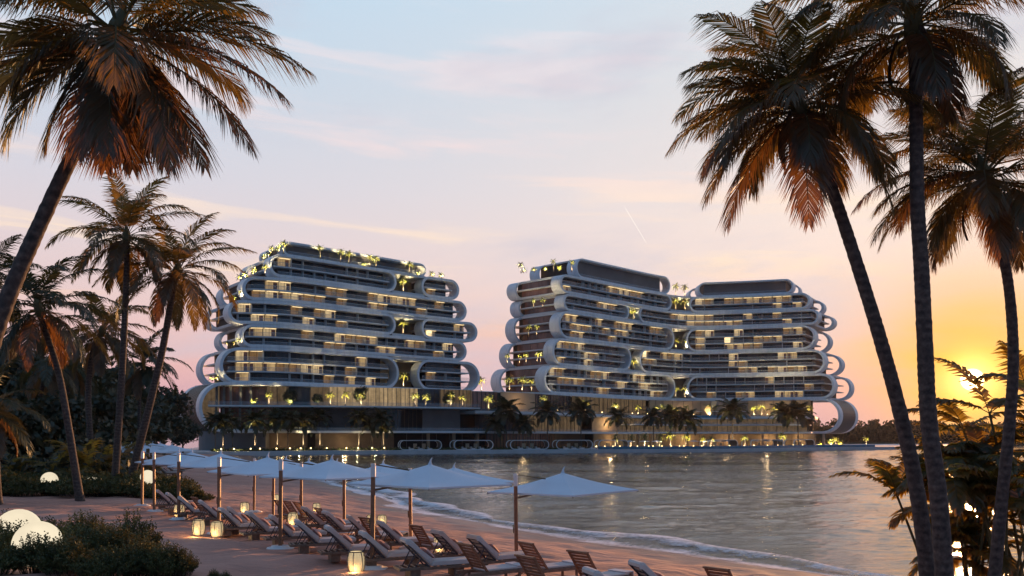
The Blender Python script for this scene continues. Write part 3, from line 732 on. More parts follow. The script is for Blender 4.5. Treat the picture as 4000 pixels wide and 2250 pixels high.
# forest floor undergrowth, one mass
ub = MB(); rng = random.Random(9)
for k in range(9000):
    d = rng.uniform(62, 125); x = rng.uniform(-150, 470 if d > 70 else 620); p = at(x, 1800, d); z = ground(p.x, p.y) + abs(rng.gauss(0, 1)) * 1.3
    u = Vector((rng.uniform(-1, 1), rng.uniform(-1, 1), rng.uniform(-.4, 1))).normalized(); s = u.cross(Vector((rng.uniform(-1, 1), rng.uniform(-1, 1), rng.uniform(-1, 1)))).normalized(); l = rng.uniform(.2, .5)
    q = Vector((p.x, p.y, z)); ub.face([q - u * l, q + s * l * .5, q + u * l, q - s * l * .5])
tag(ub.build('undergrowth', M['treeleaf']), 'dense dark undergrowth on the jungle floor', 'undergrowth', kind='stuff')
# far wooded shore
def far_woods():
    fb = MB(); rng = random.Random(77)
    for k in range(430):
        u = k / 429; X = lerp(160, 900, u) + rng.uniform(-8, 8); Y = 640 + 60 * math.sin(u * 5) + rng.uniform(-30, 60); H = rng.uniform(11, 19) * (1.15 if rng.random() < .2 else 1)
        for j in range(9):
            c = Vector((X + rng.uniform(-6, 6), Y + rng.uniform(-6, 6), WATER + H * rng.uniform(.08, .9))); r = rng.uniform(2.2, 4.2)
            for i in range(26):
                d = Vector((rng.gauss(0, 1), rng.gauss(0, 1), rng.gauss(0, .8))).normalized() * r * rng.uniform(.4, 1.1); q = c + d
                a = Vector((rng.uniform(-1, 1), rng.uniform(-1, 1), rng.uniform(-1, 1))).normalized(); s = a.cross(Vector((.3, .8, .5))).normalized(); l = rng.uniform(.6, 1.4)
                fb.face([q - a * l, q + s * l * .6, q + a * l, q - s * l * .6])
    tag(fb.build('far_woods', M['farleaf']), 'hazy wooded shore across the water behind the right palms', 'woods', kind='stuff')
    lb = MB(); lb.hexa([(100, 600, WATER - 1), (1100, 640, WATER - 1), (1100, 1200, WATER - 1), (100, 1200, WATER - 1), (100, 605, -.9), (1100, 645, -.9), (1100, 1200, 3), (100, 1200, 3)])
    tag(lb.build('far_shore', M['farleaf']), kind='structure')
far_woods()

# ------------------------------------------------------------------ hotel: plan curve
class Path:
    def __init__(s, knots):
        P = [Vector((k[0], k[1])) for k in knots]; N = [Vector(k[2:4]).normalized() if len(k) > 2 else None for k in knots]
        P = [2 * P[0] - P[1]] + P + [2 * P[-1] - P[-2]]; N = [N[0]] + N + [N[-1]]
        s.p, s.n = [], []
        for i in range(1, len(P) - 2):
            a, b, c, d = P[i - 1:i + 3]
            for k in range(24):
                t = k / 24
                s.p.append(.5 * ((2 * b) + (c - a) * t + (2 * a - 5 * b + 4 * c - d) * t * t + (3 * b - 3 * c + d - a) * t ** 3))
                s.n.append(N[i].lerp(N[i + 1], t).normalized() if N[i] is not None else None)
        s.p.append(P[-2]); s.n.append(N[-2])
        s.l = [0.0]
        for a, b in zip(s.p, s.p[1:]): s.l.append(s.l[-1] + (b - a).length)
        if s.n[0] is None:
            s.n = []
            for i in range(len(s.p)):
                t = (s.p[min(i + 1, len(s.p) - 1)] - s.p[max(0, i - 1)]).normalized(); s.n.append(Vector((-t.y, t.x)))
    def at(s, q):
        import bisect
        if q <= 0: i = 0
        elif q >= s.l[-1]: i = len(s.l) - 2
        else: i = bisect.bisect_right(s.l, q) - 1
        f = (q - s.l[i]) / (s.l[i + 1] - s.l[i])
        return s.p[i] + (s.p[i + 1] - s.p[i]) * f, s.n[i].lerp(s.n[i + 1], clamp(f)).normalized()
    def w(s, q, t, z):
        p, n = s.at(q); return (p.x + n.x * t, p.y + n.y * t, z)
    def px(s, x):                             # arc length where the front edge stands in photo column x
        lo, hi = -30.0, s.l[-1] + 30
        for _ in range(50):
            m = (lo + hi) / 2; p, _n = s.at(m)
            if CX + F * p.x / p.y < x: lo = m
            else: hi = m
        return lo
def kn(x, d, *n): return ((x - CX) / F * d, d, *n)
MAIN = Path([kn(775, 273.5, -.55, .83), kn(900, 274.5, -.58, .81), kn(1100, 278, -.6, .8), kn(1350, 293, -.6, .8), kn(1650, 315, -.6, .8), kn(1870, 330, -.62, .78), kn(2126, 342, -.70, .71), kn(2400, 372, -.70, .71), kn(2580, 395, -.55, .83), kn(2700, 405, -.15, .98), kn(2850, 403, .15, .98), kn(3050, 397, .45, .9), kn(3230, 391, .6, .8), kn(3330, 387, .6, .8)])
POD = Path([kn(790, 270), kn(900, 272), kn(1300, 278), kn(1600, 286), kn(1870, 297), kn(2150, 318), kn(2350, 346), kn(2600, 381), kn(2750, 388), kn(3000, 384), kn(3200, 377), kn(3260, 374)])
QUAY = Path([kn(560, 228), kn(800, 243), kn(1000, 254), kn(1300, 268), kn(1600, 273), kn(2000, 285), kn(2350, 294), kn(2700, 304), kn(3000, 326), kn(3200, 350), kn(3500, 370), kn(3640, 378)])

def pill(s0, s1, z0, z1, th, r=None, step=3.0, na=9):
    """outer and inner outline of a rounded frame, in (s, z)"""
    r = min(r or (z1 - z0) / 2, (z1 - z0) / 2)
    def loop(a0, a1, b0, b1, rr):
        pts = []
        n = max(2, int((s1 - s0) / step))
        for i in range(n + 1): pts.append((lerp(a0 + rr, a1 - rr, i / n), b0))
        for i in range(1, na): a = -PI / 2 + PI / 2 * i / na; pts.append((a1 - rr + rr * math.cos(a), b0 + rr + rr * math.sin(a)))
        m = 3
        for i in range(m + 1): pts.append((a1, lerp(b0 + rr, b1 - rr, i / m)))
        for i in range(1, na): a = PI / 2 * i / na; pts.append((a1 - rr + rr * math.cos(a), b1 - rr + rr * math.sin(a)))
        for i in range(n + 1): pts.append((lerp(a1 - rr, a0 + rr, i / n), b1))
        for i in range(1, na): a = PI / 2 + PI / 2 * i / na; pts.append((a0 + rr + rr * math.cos(a), b1 - rr + rr * math.sin(a)))
        for i in range(m + 1): pts.append((a0, lerp(b1 - rr, b0 + rr, i / m)))
        for i in range(1, na): a = PI + PI / 2 * i / na; pts.append((a0 + rr + rr * math.cos(a), b0 + rr + rr * math.sin(a)))
        return pts
    return loop(s0, s1, z0, z1, r), loop(s0 + th, s1 - th, z0 + th, z1 - th, max(.05, r - th))
def ring(path, s0, s1, z0, z1, th, ta, tb, name, parent, mat, r=None, step=3.0):
    o, i = pill(s0, s1, z0, z1, th, r, step); n = len(o); mb = MB()
    be = .12
    for pts, t in ((o, ta + be), (o, tb), (i, ta + be), (i, tb)): mb.v.extend(path.w(q, t, z) for q, z in pts)
    # softened front lip
    mid = [((a[0] * .93 + b[0] * .07), (a[1] * .93 + b[1] * .07)) for a, b in zip(o, i)]; mid2 = [((a[0] * .07 + b[0] * .93), (a[1] * .07 + b[1] * .93)) for a, b in zip(o, i)]
    for pts in (mid, mid2): mb.v.extend(path.w(q, ta, z) for q, z in pts)
    for k in range(n):
        j = (k + 1) % n
        for a, b in ((4, 0), (0, 1), (1, 3), (3, 2), (2, 5), (5, 4)):
            mb.f.append((a * n + k, a * n + j, b * n + j, b * n + k)); mb.m.append(0)
    return mb.build(name, mat, parent)
def strip(mb, path, s0, s1, t0, t1, z0, z1, step=3.0, mi=0):
    """a slab or wall following the plan curve"""
    n = max(1, int((s1 - s0) / step)); base = len(mb.v)
    for i in range(n + 1):
        q = lerp(s0, s1, i / n)
        for t, z in ((t0, z0), (t1, z0), (t1, z1), (t0, z1)): mb.v.append(path.w(q, t, z))
    for i in range(n):
        for k in range(4):
            a, b = base + i * 4, base + i * 4 + 4; j = (k + 1) % 4
            mb.f.append((a + k, b + k, b + j, a + j)); mb.m.append(mi)
    mb.f.append(tuple(base + k for k in range(4))); mb.m.append(mi)
    e = base + n * 4; mb.f.append((e + 3, e + 2, e + 1, e)); mb.m.append(mi)

RING = 5.2
class Tower:
    def __init__(s, label, depth):
        s.root = empty('hotel_tower'); tag(s.root, label, 'hotel'); s.D = depth; s.win = []; s.lit = []
    def band(s, x0, x1, z0, z1, nf, th=.95, litp=.3, endglass=None, r=None, tof=0.0, style='rooms', Dk=None, sl=None, sr=None, seed=0):
        rng = random.Random(int(x0 + z0 * 7) + seed); P = MAIN; D = Dk or s.D
        s0, s1 = MAIN.px(x0), MAIN.px(x1)
        rr = r or (z1 - z0) / 2
        ring(P, s0, s1, z0, z1, th, tof, tof + RING, 'frame_loop', s.root, M['shell'], r)
        ring(P, s0, s1, z0 + .02, z1 - .02, th, tof + D - RING, tof + D, 'frame_loop', s.root, M['shell'], r)
        d = MB(); strip(d, P, s0 + rr * .8, s1 - rr * .8, tof + RING, tof + D - RING, z1 - th * .9, z1 - .03); strip(d, P, s0 + rr * .8, s1 - rr * .8, tof + RING, tof + D - RING, z0 + .03, z0 + th * .9); d.build('roof_deck', M['slab'], s.root)
        H = (z1 - z0 - 2 * th) / nf; a, b = s0 + (sl or rr * .95), s1 - (sr or rr * 1.1)
        wt = tof + 2.7
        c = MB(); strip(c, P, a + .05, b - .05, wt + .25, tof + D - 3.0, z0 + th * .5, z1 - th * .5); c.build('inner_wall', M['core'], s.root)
        for k in range(nf):
            zf = z0 + th + k * H
            zt = zf + H - (.42 if k < nf - 1 else 0)
            m = MB()
            ga, gb = s0 + rr * .42, s1 - rr * .75
            if k > 0: strip(m, P, ga, gb, tof + .55, tof + D - .55, zf - .42, zf)
            if not m.v: strip(m, P, s0 + rr * .8, s1 - rr * .85, tof + .42, tof + .6, zf - .02, zf + .04)
            bo = m.build('balcony', M['slab'], s.root)
            g = MB()
            if k > 0: strip(g, P, ga + .1, gb - .1, tof + .62, tof + .66, zf + .02, zf + 1.12)
            else: strip(g, P, s0 + rr * .8, s1 - rr * .85, tof + .5, tof + .54, zf + .01, zf + .92)
            hz_ = zf + (1.14 if k > 0 else .94); strip(g, P, (ga if k > 0 else s0 + rr * .8) + .1, (gb if k > 0 else s1 - rr * .85) - .1, tof + .48, tof + .66, hz_, hz_ + .07, mi=1)
            g.build('balustrade', [M['balus'], M['slab']], bo)
            if style == 'wall':
                wb = MB(); strip(wb, P, a, b, wt, wt + .2, zf, zt); wb.build('wall_panel', M['greywall'], s.root); continue
            q, w = a, 4.1
            run = 0; run_lit = False
            while q + w <= b + .5:
                if run <= 0: run_lit = rng.random() < litp; run = rng.choice((1, 1, 2)) if run_lit else rng.choice((1, 2, 2, 3))
                run -= 1
                (s.lit if run_lit else s.win).append((q, min(q + w, b), wt, zf + .02, zt - .02, rng.random()))
                q += w
            if endglass:
                for t0 in range(5):
                    ta, tb = tof + RING + .3 + (D - 2 * RING - .6) * t0 / 5, tof + RING + .3 + (D - 2 * RING - .6) * (t0 + 1) / 5 - .12
                    e = MB(); strip(e, P, a - .12, a, ta, tb, zf + .02, zt - .02); e.build('end_window', M[endglass], s.root)
                e = MB(); strip(e, P, s0 + rr * .55, a - .2, tof + RING, tof + D - RING, zf + .02, zf + .9) if False else None
    def panes(s, items, name, mats, nmax=100):
        items = sorted(items, key=lambda i: MAIN.at(i[0])[0].y)
        rest = MB()
        for n, (q0, q1, t, z0, z1, r) in enumerate(items):
            mb = MB() if n < nmax else rest
            if name == 'lit_window':
                mi = 0 if r < .36 else 1 if r < .55 else 2 if r < .99 else 3
                strip(mb, MAIN, q0 + .08, q1 - .08, t, t + .12, z0, z1, mi=mi)
                strip(mb, MAIN, q0 + .3, q1 - .3, t - 1.2, t - .7, z1 - .1, z1 - .03, mi=3)  # glowing strip added under the ceiling, imitates warm light on the soffit
                strip(mb, MAIN, q0 + .08, q0 + .2, t - .06, t, z0, z1, mi=4); m = (q0 + q1) / 2 + (r - .5) * 1.2
                strip(mb, MAIN, m, m + .1, t - .06, t, z0, z1, mi=4)
                if r < .6:
                    x0_, x1_ = (q0 + .3, q0 + 1.4) if r < .3 else (q1 - 1.5, q1 - .3)
                    strip(mb, MAIN, x0_, x1_, t - .05, t - .01, z0 + .05, z1 - .25, mi=6)
                if r > .55:
                    strip(mb, MAIN, q1 - 1.3, q1 - .1, t - .12, t - .07, z0, z1, mi=5)
            else:
                mi = 0 if r < .72 else 1
                strip(mb, MAIN, q0 + .05, q1 - .05, t, t + .12, z0, z1, mi=mi)
                if r < .45: strip(mb, MAIN, q0 - .1, q0 + .04, t - 1.5, t + .05, z0, z1, mi=2)
                for f in (0, .34, .67): strip(mb, MAIN, q0 + f * (q1 - q0), q0 + f * (q1 - q0) + .09, t - .06, t, z0, z1, mi=4)
            if n < nmax: mb.build(name, mats, s.root)
        if rest.v: rest.build(name, mats, s.root)['kind'] = 'stuff'
    def finish(s):
        s.panes(s.lit, 'lit_window', [M['lit'], M['litpale'], M['litdim'], M['lithot'], M['frame'], M['screen'], M['bronzeglass']])
        s.panes(s.win, 'window', [M['glass'], M['paleglass'], M['slab'], M['glass'], M['frame']])

ZL = [19.8, 31.0, 38.2, 45.5, 52.9, 60.3, 65.0]
L = Tower('left hotel tower of stacked white pill-shaped terraces with roof palms', 26)
L.band(859, 1559, ZL[0], ZL[1], 3, litp=.5)
L.band(1630, 1875, ZL[0] + .02, ZL[1] - .02, 3, litp=.48)
L.band(940, 1824, ZL[1] + .02, ZL[2], 2, litp=.46)
L.band(891, 1547, ZL[2] + .02, ZL[3], 2, litp=.5)
L.band(1647, 1866, ZL[2] + .02, ZL[3], 2, litp=.3)
L.band(947, 1824, ZL[3] + .02, ZL[4], 2, litp=.5)
L.band(1050, 1550, ZL[4] + .02, ZL[5], 2, litp=.28)
L.band(1647, 1795, ZL[4] + .02, ZL[5], 2, litp=.36)
L.band(1117, 1679, ZL[5] + .02, ZL[6], 1, style='wall', th=.7, tof=2.5, Dk=20)
# garden decks in the gaps and link roofs
def deck(tw, x0, x1, t0, t1, z0, z1, name='garden_deck', mat='slab'):
    m = MB(); strip(m, MAIN, MAIN.px(x0), MAIN.px(x1), t0, t1, z0, z1); m.build(name, M[mat], tw.root)
for z in (ZL[0], ZL[2], ZL[4]): deck(L, 1535, 1665, .6, 20, z + .03, z + .9)
for z in (ZL[1], ZL[3], ZL[5]): deck(L, 1525, 1665, .4, 20, z - .85, z - .05)
for z0, z1 in ((ZL[0], ZL[1]), (ZL[2], ZL[3]), (ZL[4], ZL[5])): deck(L, 1530, 1670, 11, 11.4, z0 + .9, z1 - .85, 'garden_wall', 'beigewall')
L.finish()

ZM = [19.9, 31.3, 42.2, 53.0, 60.3, 67.4, 74.3]
# levels read off the photo at the left corner of the curved tower
def zm(y, x=2170): 
    p, _ = MAIN.at(MAIN.px(x)); return CAMZ + (HY - y) * p.y / F
ZM = [zm(1539), zm(1426), zm(1318), zm(1208), zm(1138), zm(1064), zm(1003, 2262)]
T = Tower('right hotel tower, long curved stack of pill-shaped balconies bending round a corner', 30)
ML, LIT = dict(endglass='bronzeglass'), .42
T.band(2126, 2639, ZM[0], ZM[1], 3, litp=LIT, seed=1, **ML)
T.band(2159, 2467, ZM[1] + .02, ZM[2], 3, litp=LIT, seed=2, **ML)
T.band(2500, 3223, ZM[1] + .02, ZM[2], 3, litp=.44, seed=3)
T.band(2183, 2635, ZM[2] + .02, ZM[3], 3, litp=LIT, seed=4, **ML)
T.band(2202, 2459, ZM[3] + .02, ZM[4], 2, litp=LIT, seed=5, **ML)
T.band(2498, 3198, ZM[3] + .02, ZM[4], 2, litp=.42, seed=6)
T.band(2189, 2625, ZM[4] + .02, ZM[5], 2, litp=LIT, seed=7, **ML)
T.band(2259, 2624, ZM[5] + .02, ZM[6], 1, style='wall', th=.7, tof=1.0, Dk=26)
T.band(2685, 3259, ZM[0] + .02, ZM[1], 3, litp=.5, seed=8)
T.band(2681, 3185, ZM[2] + .02, ZM[3], 3, litp=.46, seed=9)
T.band(2693, 3164, ZM[4] + .02, ZM[5], 2, litp=.42, seed=10)
T.band(2729, 3097, ZM[5] + .02, ZM[5] + 6.6, 1, style='wall', th=.7, tof=1.0, Dk=20)
for z in (ZM[0], ZM[2], ZM[4]): deck(T, 2622, 2708, .6, 24, z + .05, z + .9)
for z in (ZM[1], ZM[3], ZM[5]): deck(T, 2612, 2715, .4, 24, z - .85, z - .05)
for z in (ZM[1], ZM[3]): deck(T, 2450, 2515, .6, 24, z + .05, z + .9)
for z in (ZM[2], ZM[4]): deck(T, 2445, 2520, .4, 24, z - .85, z - .05)
for z0, z1 in ((ZM[0], ZM[1]), (ZM[2], ZM[3]), (ZM[4], ZM[5])): deck(T, 2625, 2705, 9, 9.4, z0 + .9, z1 - .85, 'garden_wall', 'greywall')
for z0, z1 in ((ZM[1], ZM[2]), (ZM[3], ZM[4])): deck(T, 2452, 2514, 6, 6.4, z0 + .9, z1 - .85, 'garden_wall', 'greywall')
T.finish()

# ------------------------------------------------------------------ podium
QZ = -.6
pod = empty('hotel_podium'); tag(pod, 'long low podium under both hotel towers with terraces and rounded ends', 'podium')
def on(x, path=POD): return path.px(x)
sL, sR = MAIN.px(775), MAIN.px(3285)
ring(MAIN, sL, sR, 4.9, 20.35, 1.0, -.6, 3.2, 'frame_loop', pod, M['shell'], r=7.7)
ring(MAIN, sL, sR, 4.95, 20.3, .9, 22, 26, 'frame_loop', pod, M['shell'], r=7.6)
dk = MB(); strip(dk, MAIN, sL + 6, sR - 6, 3.2, 26, 19.5, 20.28); dk.build('roof_deck', M['slab'], pod)
# louvred drum at the left end, solid one at the right
lv = MB(); o, _ = pill(sL, sR, 5.0, 20.2, .5, 7.6)
left = [q for q in o if q[0] < sL + 7.7]; left.sort(key=lambda q: q[1])
for k in range(10):
    t = 3.6 + k * 1.85
    for (q0, z0), (q1, z1) in zip(left, left[1:]):
        if abs(q0 - q1) + abs(z0 - z1) < 1e-4: continue
        lv.hexa([MAIN.w(q0, t, z0), MAIN.w(q1, t, z1), MAIN.w(q1, t + 1.2, z1), MAIN.w(q0, t + 1.2, z0), MAIN.w(q0 + .3, t, z0), MAIN.w(q1 + .3, t, z1), MAIN.w(q1 + .3, t + 1.2, z1), MAIN.w(q0 + .3, t + 1.2, z0)])
lv.build('louvre_shell', M['louvre'], pod)
m = MB(); pi_ = pill(sL + .8, sR, 5.9, 19.4, .5, 6.8)[0]; pl = sorted([q for q in pi_ if q[0] < sL + 7.6], key=lambda q: q[1])
m.face([MAIN.w(q, 9.0, z) for q, z in pl] + [MAIN.w(sL + 9, 9.0, 19.4), MAIN.w(sL + 9, 9.0, 5.9)]); m.build('lounge_window', M['dimlounge'], pod)
rv = MB(); rt = [q for q in o if q[0] > sR - 7.7]; rt.sort(key=lambda q: q[1])
for (q0, z0), (q1, z1) in zip(rt, rt[1:]):
    if abs(q0 - q1) + abs(z0 - z1) < 1e-4: continue
    rv.hexa([MAIN.w(q0 - .2, 3.3, z0), MAIN.w(q1 - .2, 3.3, z1), MAIN.w(q1 - .2, 21.9, z1), MAIN.w(q0 - .2, 21.9, z0), MAIN.w(q0, 3.3, z0), MAIN.w(q1, 3.3, z1), MAIN.w(q1, 21.9, z1), MAIN.w(q0, 21.9, z0)])
rv.build('end_shell', M['louvre'], pod)
dr = MB(); bx = MAIN.at(MAIN.px(800))[0]
prof = []
for k in range(13):
    a = PI / 2 + PI * k / 12; prof.append((bx.x + 5 + 6 * math.cos(a) - 4, bx.y + 11 + 9 * math.sin(a)))
prof = [(bx.x + 18, bx.y + 20)] + prof + [(bx.x + 18, bx.y + 2)]
i0 = len(dr.v); n = len(prof)
for z in (QZ - .4, 5.2): dr.v.extend((x, y, z) for x, y in prof)
for k in range(n): j = (k + 1) % n; dr.f.append((k, j, n + j, n + k)); dr.m.append(0)
dr.f.append(tuple(range(n, 2 * n))); dr.m.append(0)
dr.build('base_drum', M['greywall'], pod)
def slab(x0, x1, t0, t1, z0, z1, mat='slab', rail=None, railmat='balus', path=POD):
    m = MB(); strip(m, path, on(x0, path), on(x1, path), t0, t1, z0, z1); so_ = m.build('terrace_slab', M[mat], pod)
    if rail:
        g = MB(); strip(g, path, on(x0, path) + .1, on(x1, path) - .1, t0 + .15, t0 + .2, z1 + .01, z1 + rail); g.build('balustrade', M[railmat], so_)
slab(812, 1876, 0, 24, 12.75, 13.2, rail=1.2)
slab(1860, 2700, .5, 30, 11.3, 12.25, rail=.8)
slab(2680, 2925, -.5, 30, 11.2, 11.7); 
slab(2932, 3175, .5, 30, 11.3, 12.3, rail=.8)
slab(868, 1905, -2.5, 22, 4.75, 5.4, rail=1.0)
slab(1895, 2480, -3.5, 24, 4.7, 5.35, rail=.8)
slab(2470, 3170, -2.0, 24, 4.9, 5.5, rail=.8)
slab(2470, 3160, -1.0, 20, 8.35, 8.75, rail=.9)
pg = MB(); strip(pg, POD, on(2680), on(2925), -.45, 8, 11.72, 12.75); pg.build('pool_edge', M['poolglass'], pod)
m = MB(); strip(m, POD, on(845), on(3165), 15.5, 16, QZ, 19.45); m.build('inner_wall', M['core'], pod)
# facade segments: (x0, x1, depth behind the terrace edge, z0, z1, material, name, mullion spacing)
def wall(x0, x1, t, z0, z1, mat, name='wall_panel', mull=0, mm='frame'):
    m = MB(); a, b = on(x0), on(x1); strip(m, POD, a + .03, b - .03, t, t + .3, z0, z1)
    if mull:
        q = a + .1
        while q < b - .1:
            strip(m, POD, q, q + .14, t - .18, t - .01, z0, z1, mi=1); q += mull
    m.build(name, [M[mat], M[mm]], pod)
U0, U1 = 13.22, 19.45
for a, b, t, m, mu in ((830, 1030, 13, 'bronzeglass', 2.4), (1030, 1120, 9, 'dimlounge', 3.2), (1120, 1210, 10, 'paleglass', 2.2), (1210, 1290, 9, 'dimlounge', 4.0), (1290, 1500, 8, 'warmlounge', 2.6), (1500, 1660, 8, 'warmlounge', 1.5), (1660, 1760, 9, 'paleglass', 1.6), (1760, 1900, 9, 'dimlounge', 1.6), (1900, 2045, 14, 'bronzeglass', 2.0)): wall(a, b, t, U0, U1, m, 'lounge_window', mu)
wall(2045, 2195, 12, 12.3, U1, 'beigewall')
for a, b, t, m, mu in ((2195, 2330, 12, 'glass', 2.2), (2330, 2600, 11, 'dimlounge', 3.0)): wall(a, b, t, 12.3, U1, m, 'lounge_window', mu)
for a, b, m in ((2600, 2790, 'beigewall'), (2790, 2925, 'greywall'), (2925, 3160, 'beigewall')): wall(a, b, 9, 12.3, U1, m, 'wall_panel', 3.4 if m == 'beigewall' else 0, 'brownwall')
V0, V1 = 5.42, 12.7
wall(850, 1080, 9, V0, V1, 'bronzeglass', 'lounge_window', 1.1, 'brownwall'); wall(1080, 1200, 8, V0, V1, 'brownwall', 'wall_panel', 2.4)
wall(1200, 1500, 7, V0, V1, 'greywall'); wall(1500, 1592, 8, V0, V1, 'paleglass', 'lounge_window', 1.3, 'brownwall'); wall(1592, 1676, 9, V0, V1, 'blackwall', 'wall_panel', 1.4, 'brownwall')
wall(1676, 1838, 7, V0, V1, 'greywall'); wall(1838, 1905, 11, V0, 11.2, 'blackwall'); wall(1905, 2130, 8, V0, 11.2, 'paleglass', 'lounge_window', 2.0)
wall(2130, 2355, 10, V0, 11.2, 'dimlounge', 'lounge_window', 2.6); wall(2355, 2462, 5, V0, 11.2, 'beigewall'); wall(2462, 2700, 8, V0, 8.3, 'dimlounge', 'lounge_window', 3); wall(2462, 2700, 8, 8.8, 11.2, 'dimlounge', 'lounge_window', 3)
wall(2700, 3150, 6, 5.55, 8.3, 'dimlounge', 'lounge_window', 4); wall(2700, 3150, 6, 8.8, 11.2, 'dimlounge', 'lounge_window', 4)
W0, W1 = QZ, 4.7
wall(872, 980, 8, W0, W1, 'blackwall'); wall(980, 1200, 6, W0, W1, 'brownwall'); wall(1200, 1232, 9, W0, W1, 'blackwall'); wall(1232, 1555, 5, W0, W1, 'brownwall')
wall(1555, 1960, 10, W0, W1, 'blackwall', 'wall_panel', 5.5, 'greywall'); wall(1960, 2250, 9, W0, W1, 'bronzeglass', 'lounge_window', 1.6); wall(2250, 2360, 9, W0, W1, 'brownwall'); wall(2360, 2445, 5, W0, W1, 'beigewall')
wall(2445, 2640, 9, W0, W1, 'dimlounge', 'lounge_window', 3.0); wall(2640, 3180, 9, W0, W1, 'beigewall', 'wall_panel', 4.5, 'brownwall')
for x in (1682, 1785, 1880, 2512, 2560, 2850, 2912, 2980, 3035, 3215):
    m = MB(); q = on(x); strip(m, POD, q - .45, q + .45, 2.0, 2.9, W0, W1); m.build('column', M['beigewall'], pod)
for x in (840, 866, 892, 930, 970):
    for z0, z1, t in ((V0, V1, 5), (U0, U1, 7)):
        m = MB(); q = on(x); strip(m, POD, q - .3, q + .3, t, t + .6, z0, z1); m.build('column', M['greywall'], pod)

# promenade (quay)
qb = MB(); ss = [QUAY.l[-1] * k / 90 for k in range(91)]
for q in ss:
    qb.v.extend((QUAY.w(q, 0, WATER - .6), QUAY.w(q, 0, QZ), QUAY.w(q, 1.4, QZ)))
    p = QUAY.at(q)[0]; qb.v.append((p.x * 1.6, max(470, p.y + 150), QZ))
for k in range(90):
    for j in range(3): a = k * 4 + j; qb.f.append((a, a + 4, a + 5, a + 1)); qb.m.append(0)
tag(qb.build('promenade', M['quay']), kind='structure')
pw = empty('infinity_pool'); tag(pw, 'long teal glass edge of the infinity pool along the right promenade', 'pool')
m = MB(); strip(m, QUAY, QUAY.px(2340), QUAY.px(3420), .25, .6, QZ + .01, QZ + .95); m.build('glass_edge', M['poolglass'], pw)
m = MB(); strip(m, QUAY, QUAY.px(2345), QUAY.px(3415), .62, 2.2, QZ + .005, QZ + .9); m.build('basin', M['poolglass'], pw)
hg = MB(); rng = random.Random(5)
for k in range(5200):
    q = QUAY.px(870) + rng.random() * (QUAY.px(2330) - QUAY.px(870)); p = Vector(QUAY.w(q, 5 + rng.uniform(0, 1.6), QZ + abs(rng.gauss(0, .35))))
    u = Vector((rng.uniform(-1, 1), rng.uniform(-1, 1), rng.uniform(-.2, 1))).normalized(); s_ = u.cross(Vector((rng.uniform(-1, 1), .4, rng.uniform(-1, 1)))).normalized(); l = rng.uniform(.18, .42)
    hg.face([p - u * l, p + s_ * l * .6, p + u * l, p - s_ * l * .6])
tag(hg.build('hedge', M['bushleaf']), 'low dark hedge along the promenade in front of the podium', 'hedge')

# cabanas
def cabana(x0, x1, label, t=3.0, z=QZ, h=3.1, furn=True):
    a, b = QUAY.px(x0), QUAY.px(x1); w = b - a
    p, n_ = QUAY.at(a); root = empty('cabana', (p.x, p.y, z)); tag(root, label, 'cabana', 'pill-framed cabanas on the promenade')
    def rel(o):
        o.data.transform(Matrix.Translation((-p.x, -p.y, -z))); return o
    rel(ring(QUAY, a, b, z + .05, z + h, .2, t, t + .35, 'front_frame', root, M['shell'], step=1.0)); rel(ring(QUAY, a - .05, b - .05, z + .06, z + h - .01, .2, t + 4.0, t + 4.3, 'rear_frame', root, M['shell'], step=1.0))
    m = MB(); o, _ = pill(a + .05, b - .05, z + .1, z + h - .05, .1, step=1.0)
    ed = sorted([q for q in o if q[0] > b - h / 2], key=lambda q: q[1])
    for (q0, z0), (q1, z1) in zip(ed, ed[1:]):
        if abs(q0 - q1) + abs(z0 - z1) < 1e-4: continue
        m.hexa([QUAY.w(q0 - .1, t + .36, z0), QUAY.w(q1 - .1, t + .36, z1), QUAY.w(q1 - .1, t + 3.98, z1), QUAY.w(q0 - .1, t + 3.98, z0), QUAY.w(q0, t + .36, z0), QUAY.w(q1, t + .36, z1), QUAY.w(q1, t + 3.98, z1), QUAY.w(q0, t + 3.98, z0)])
    strip(m, QUAY, a + h / 2, b - h / 2, t + .36, t + 3.98, z + h - .2, z + h - .06, 1.0); strip(m, QUAY, a + h / 2, b - h / 2, t + .36, t + 3.98, z + .1, z + .22, 1.0)
    rel(m.build('shell', M['greywall'], root))
    if furn:
        for f in (.3, .52, .74):
            m = MB(); c = a + w * f; strip(m, QUAY, c - .7, c + .7, t + 1.0, t + 2.6, z + .25, z + .6, 1.0); strip(m, QUAY, c - .7, c - .45, t + 1.0, t + 2.6, z + .6, z + 1.0, 1.0); rel(m.build('daybed', M['cushion'], root))
        for f in (.42, .63):
            m = MB(); c = a + w * f; strip(m, QUAY, c - .6, c + .6, t + 3.0, t + 3.2, z + .25, z + 2.0, 1.0); rel(m.build('back_screen', M['screen'], root))
for i, (x0, x1) in enumerate([(1566, 1738), (1785, 1940), (2005, 2157), (2185, 2330), (2352, 2470), (2790, 2910), (2960, 3090), (3130, 3208)]):
    cabana(x0, x1, 'white pill-framed cabana on the promenade, ' + ORD[i], t=3.0)

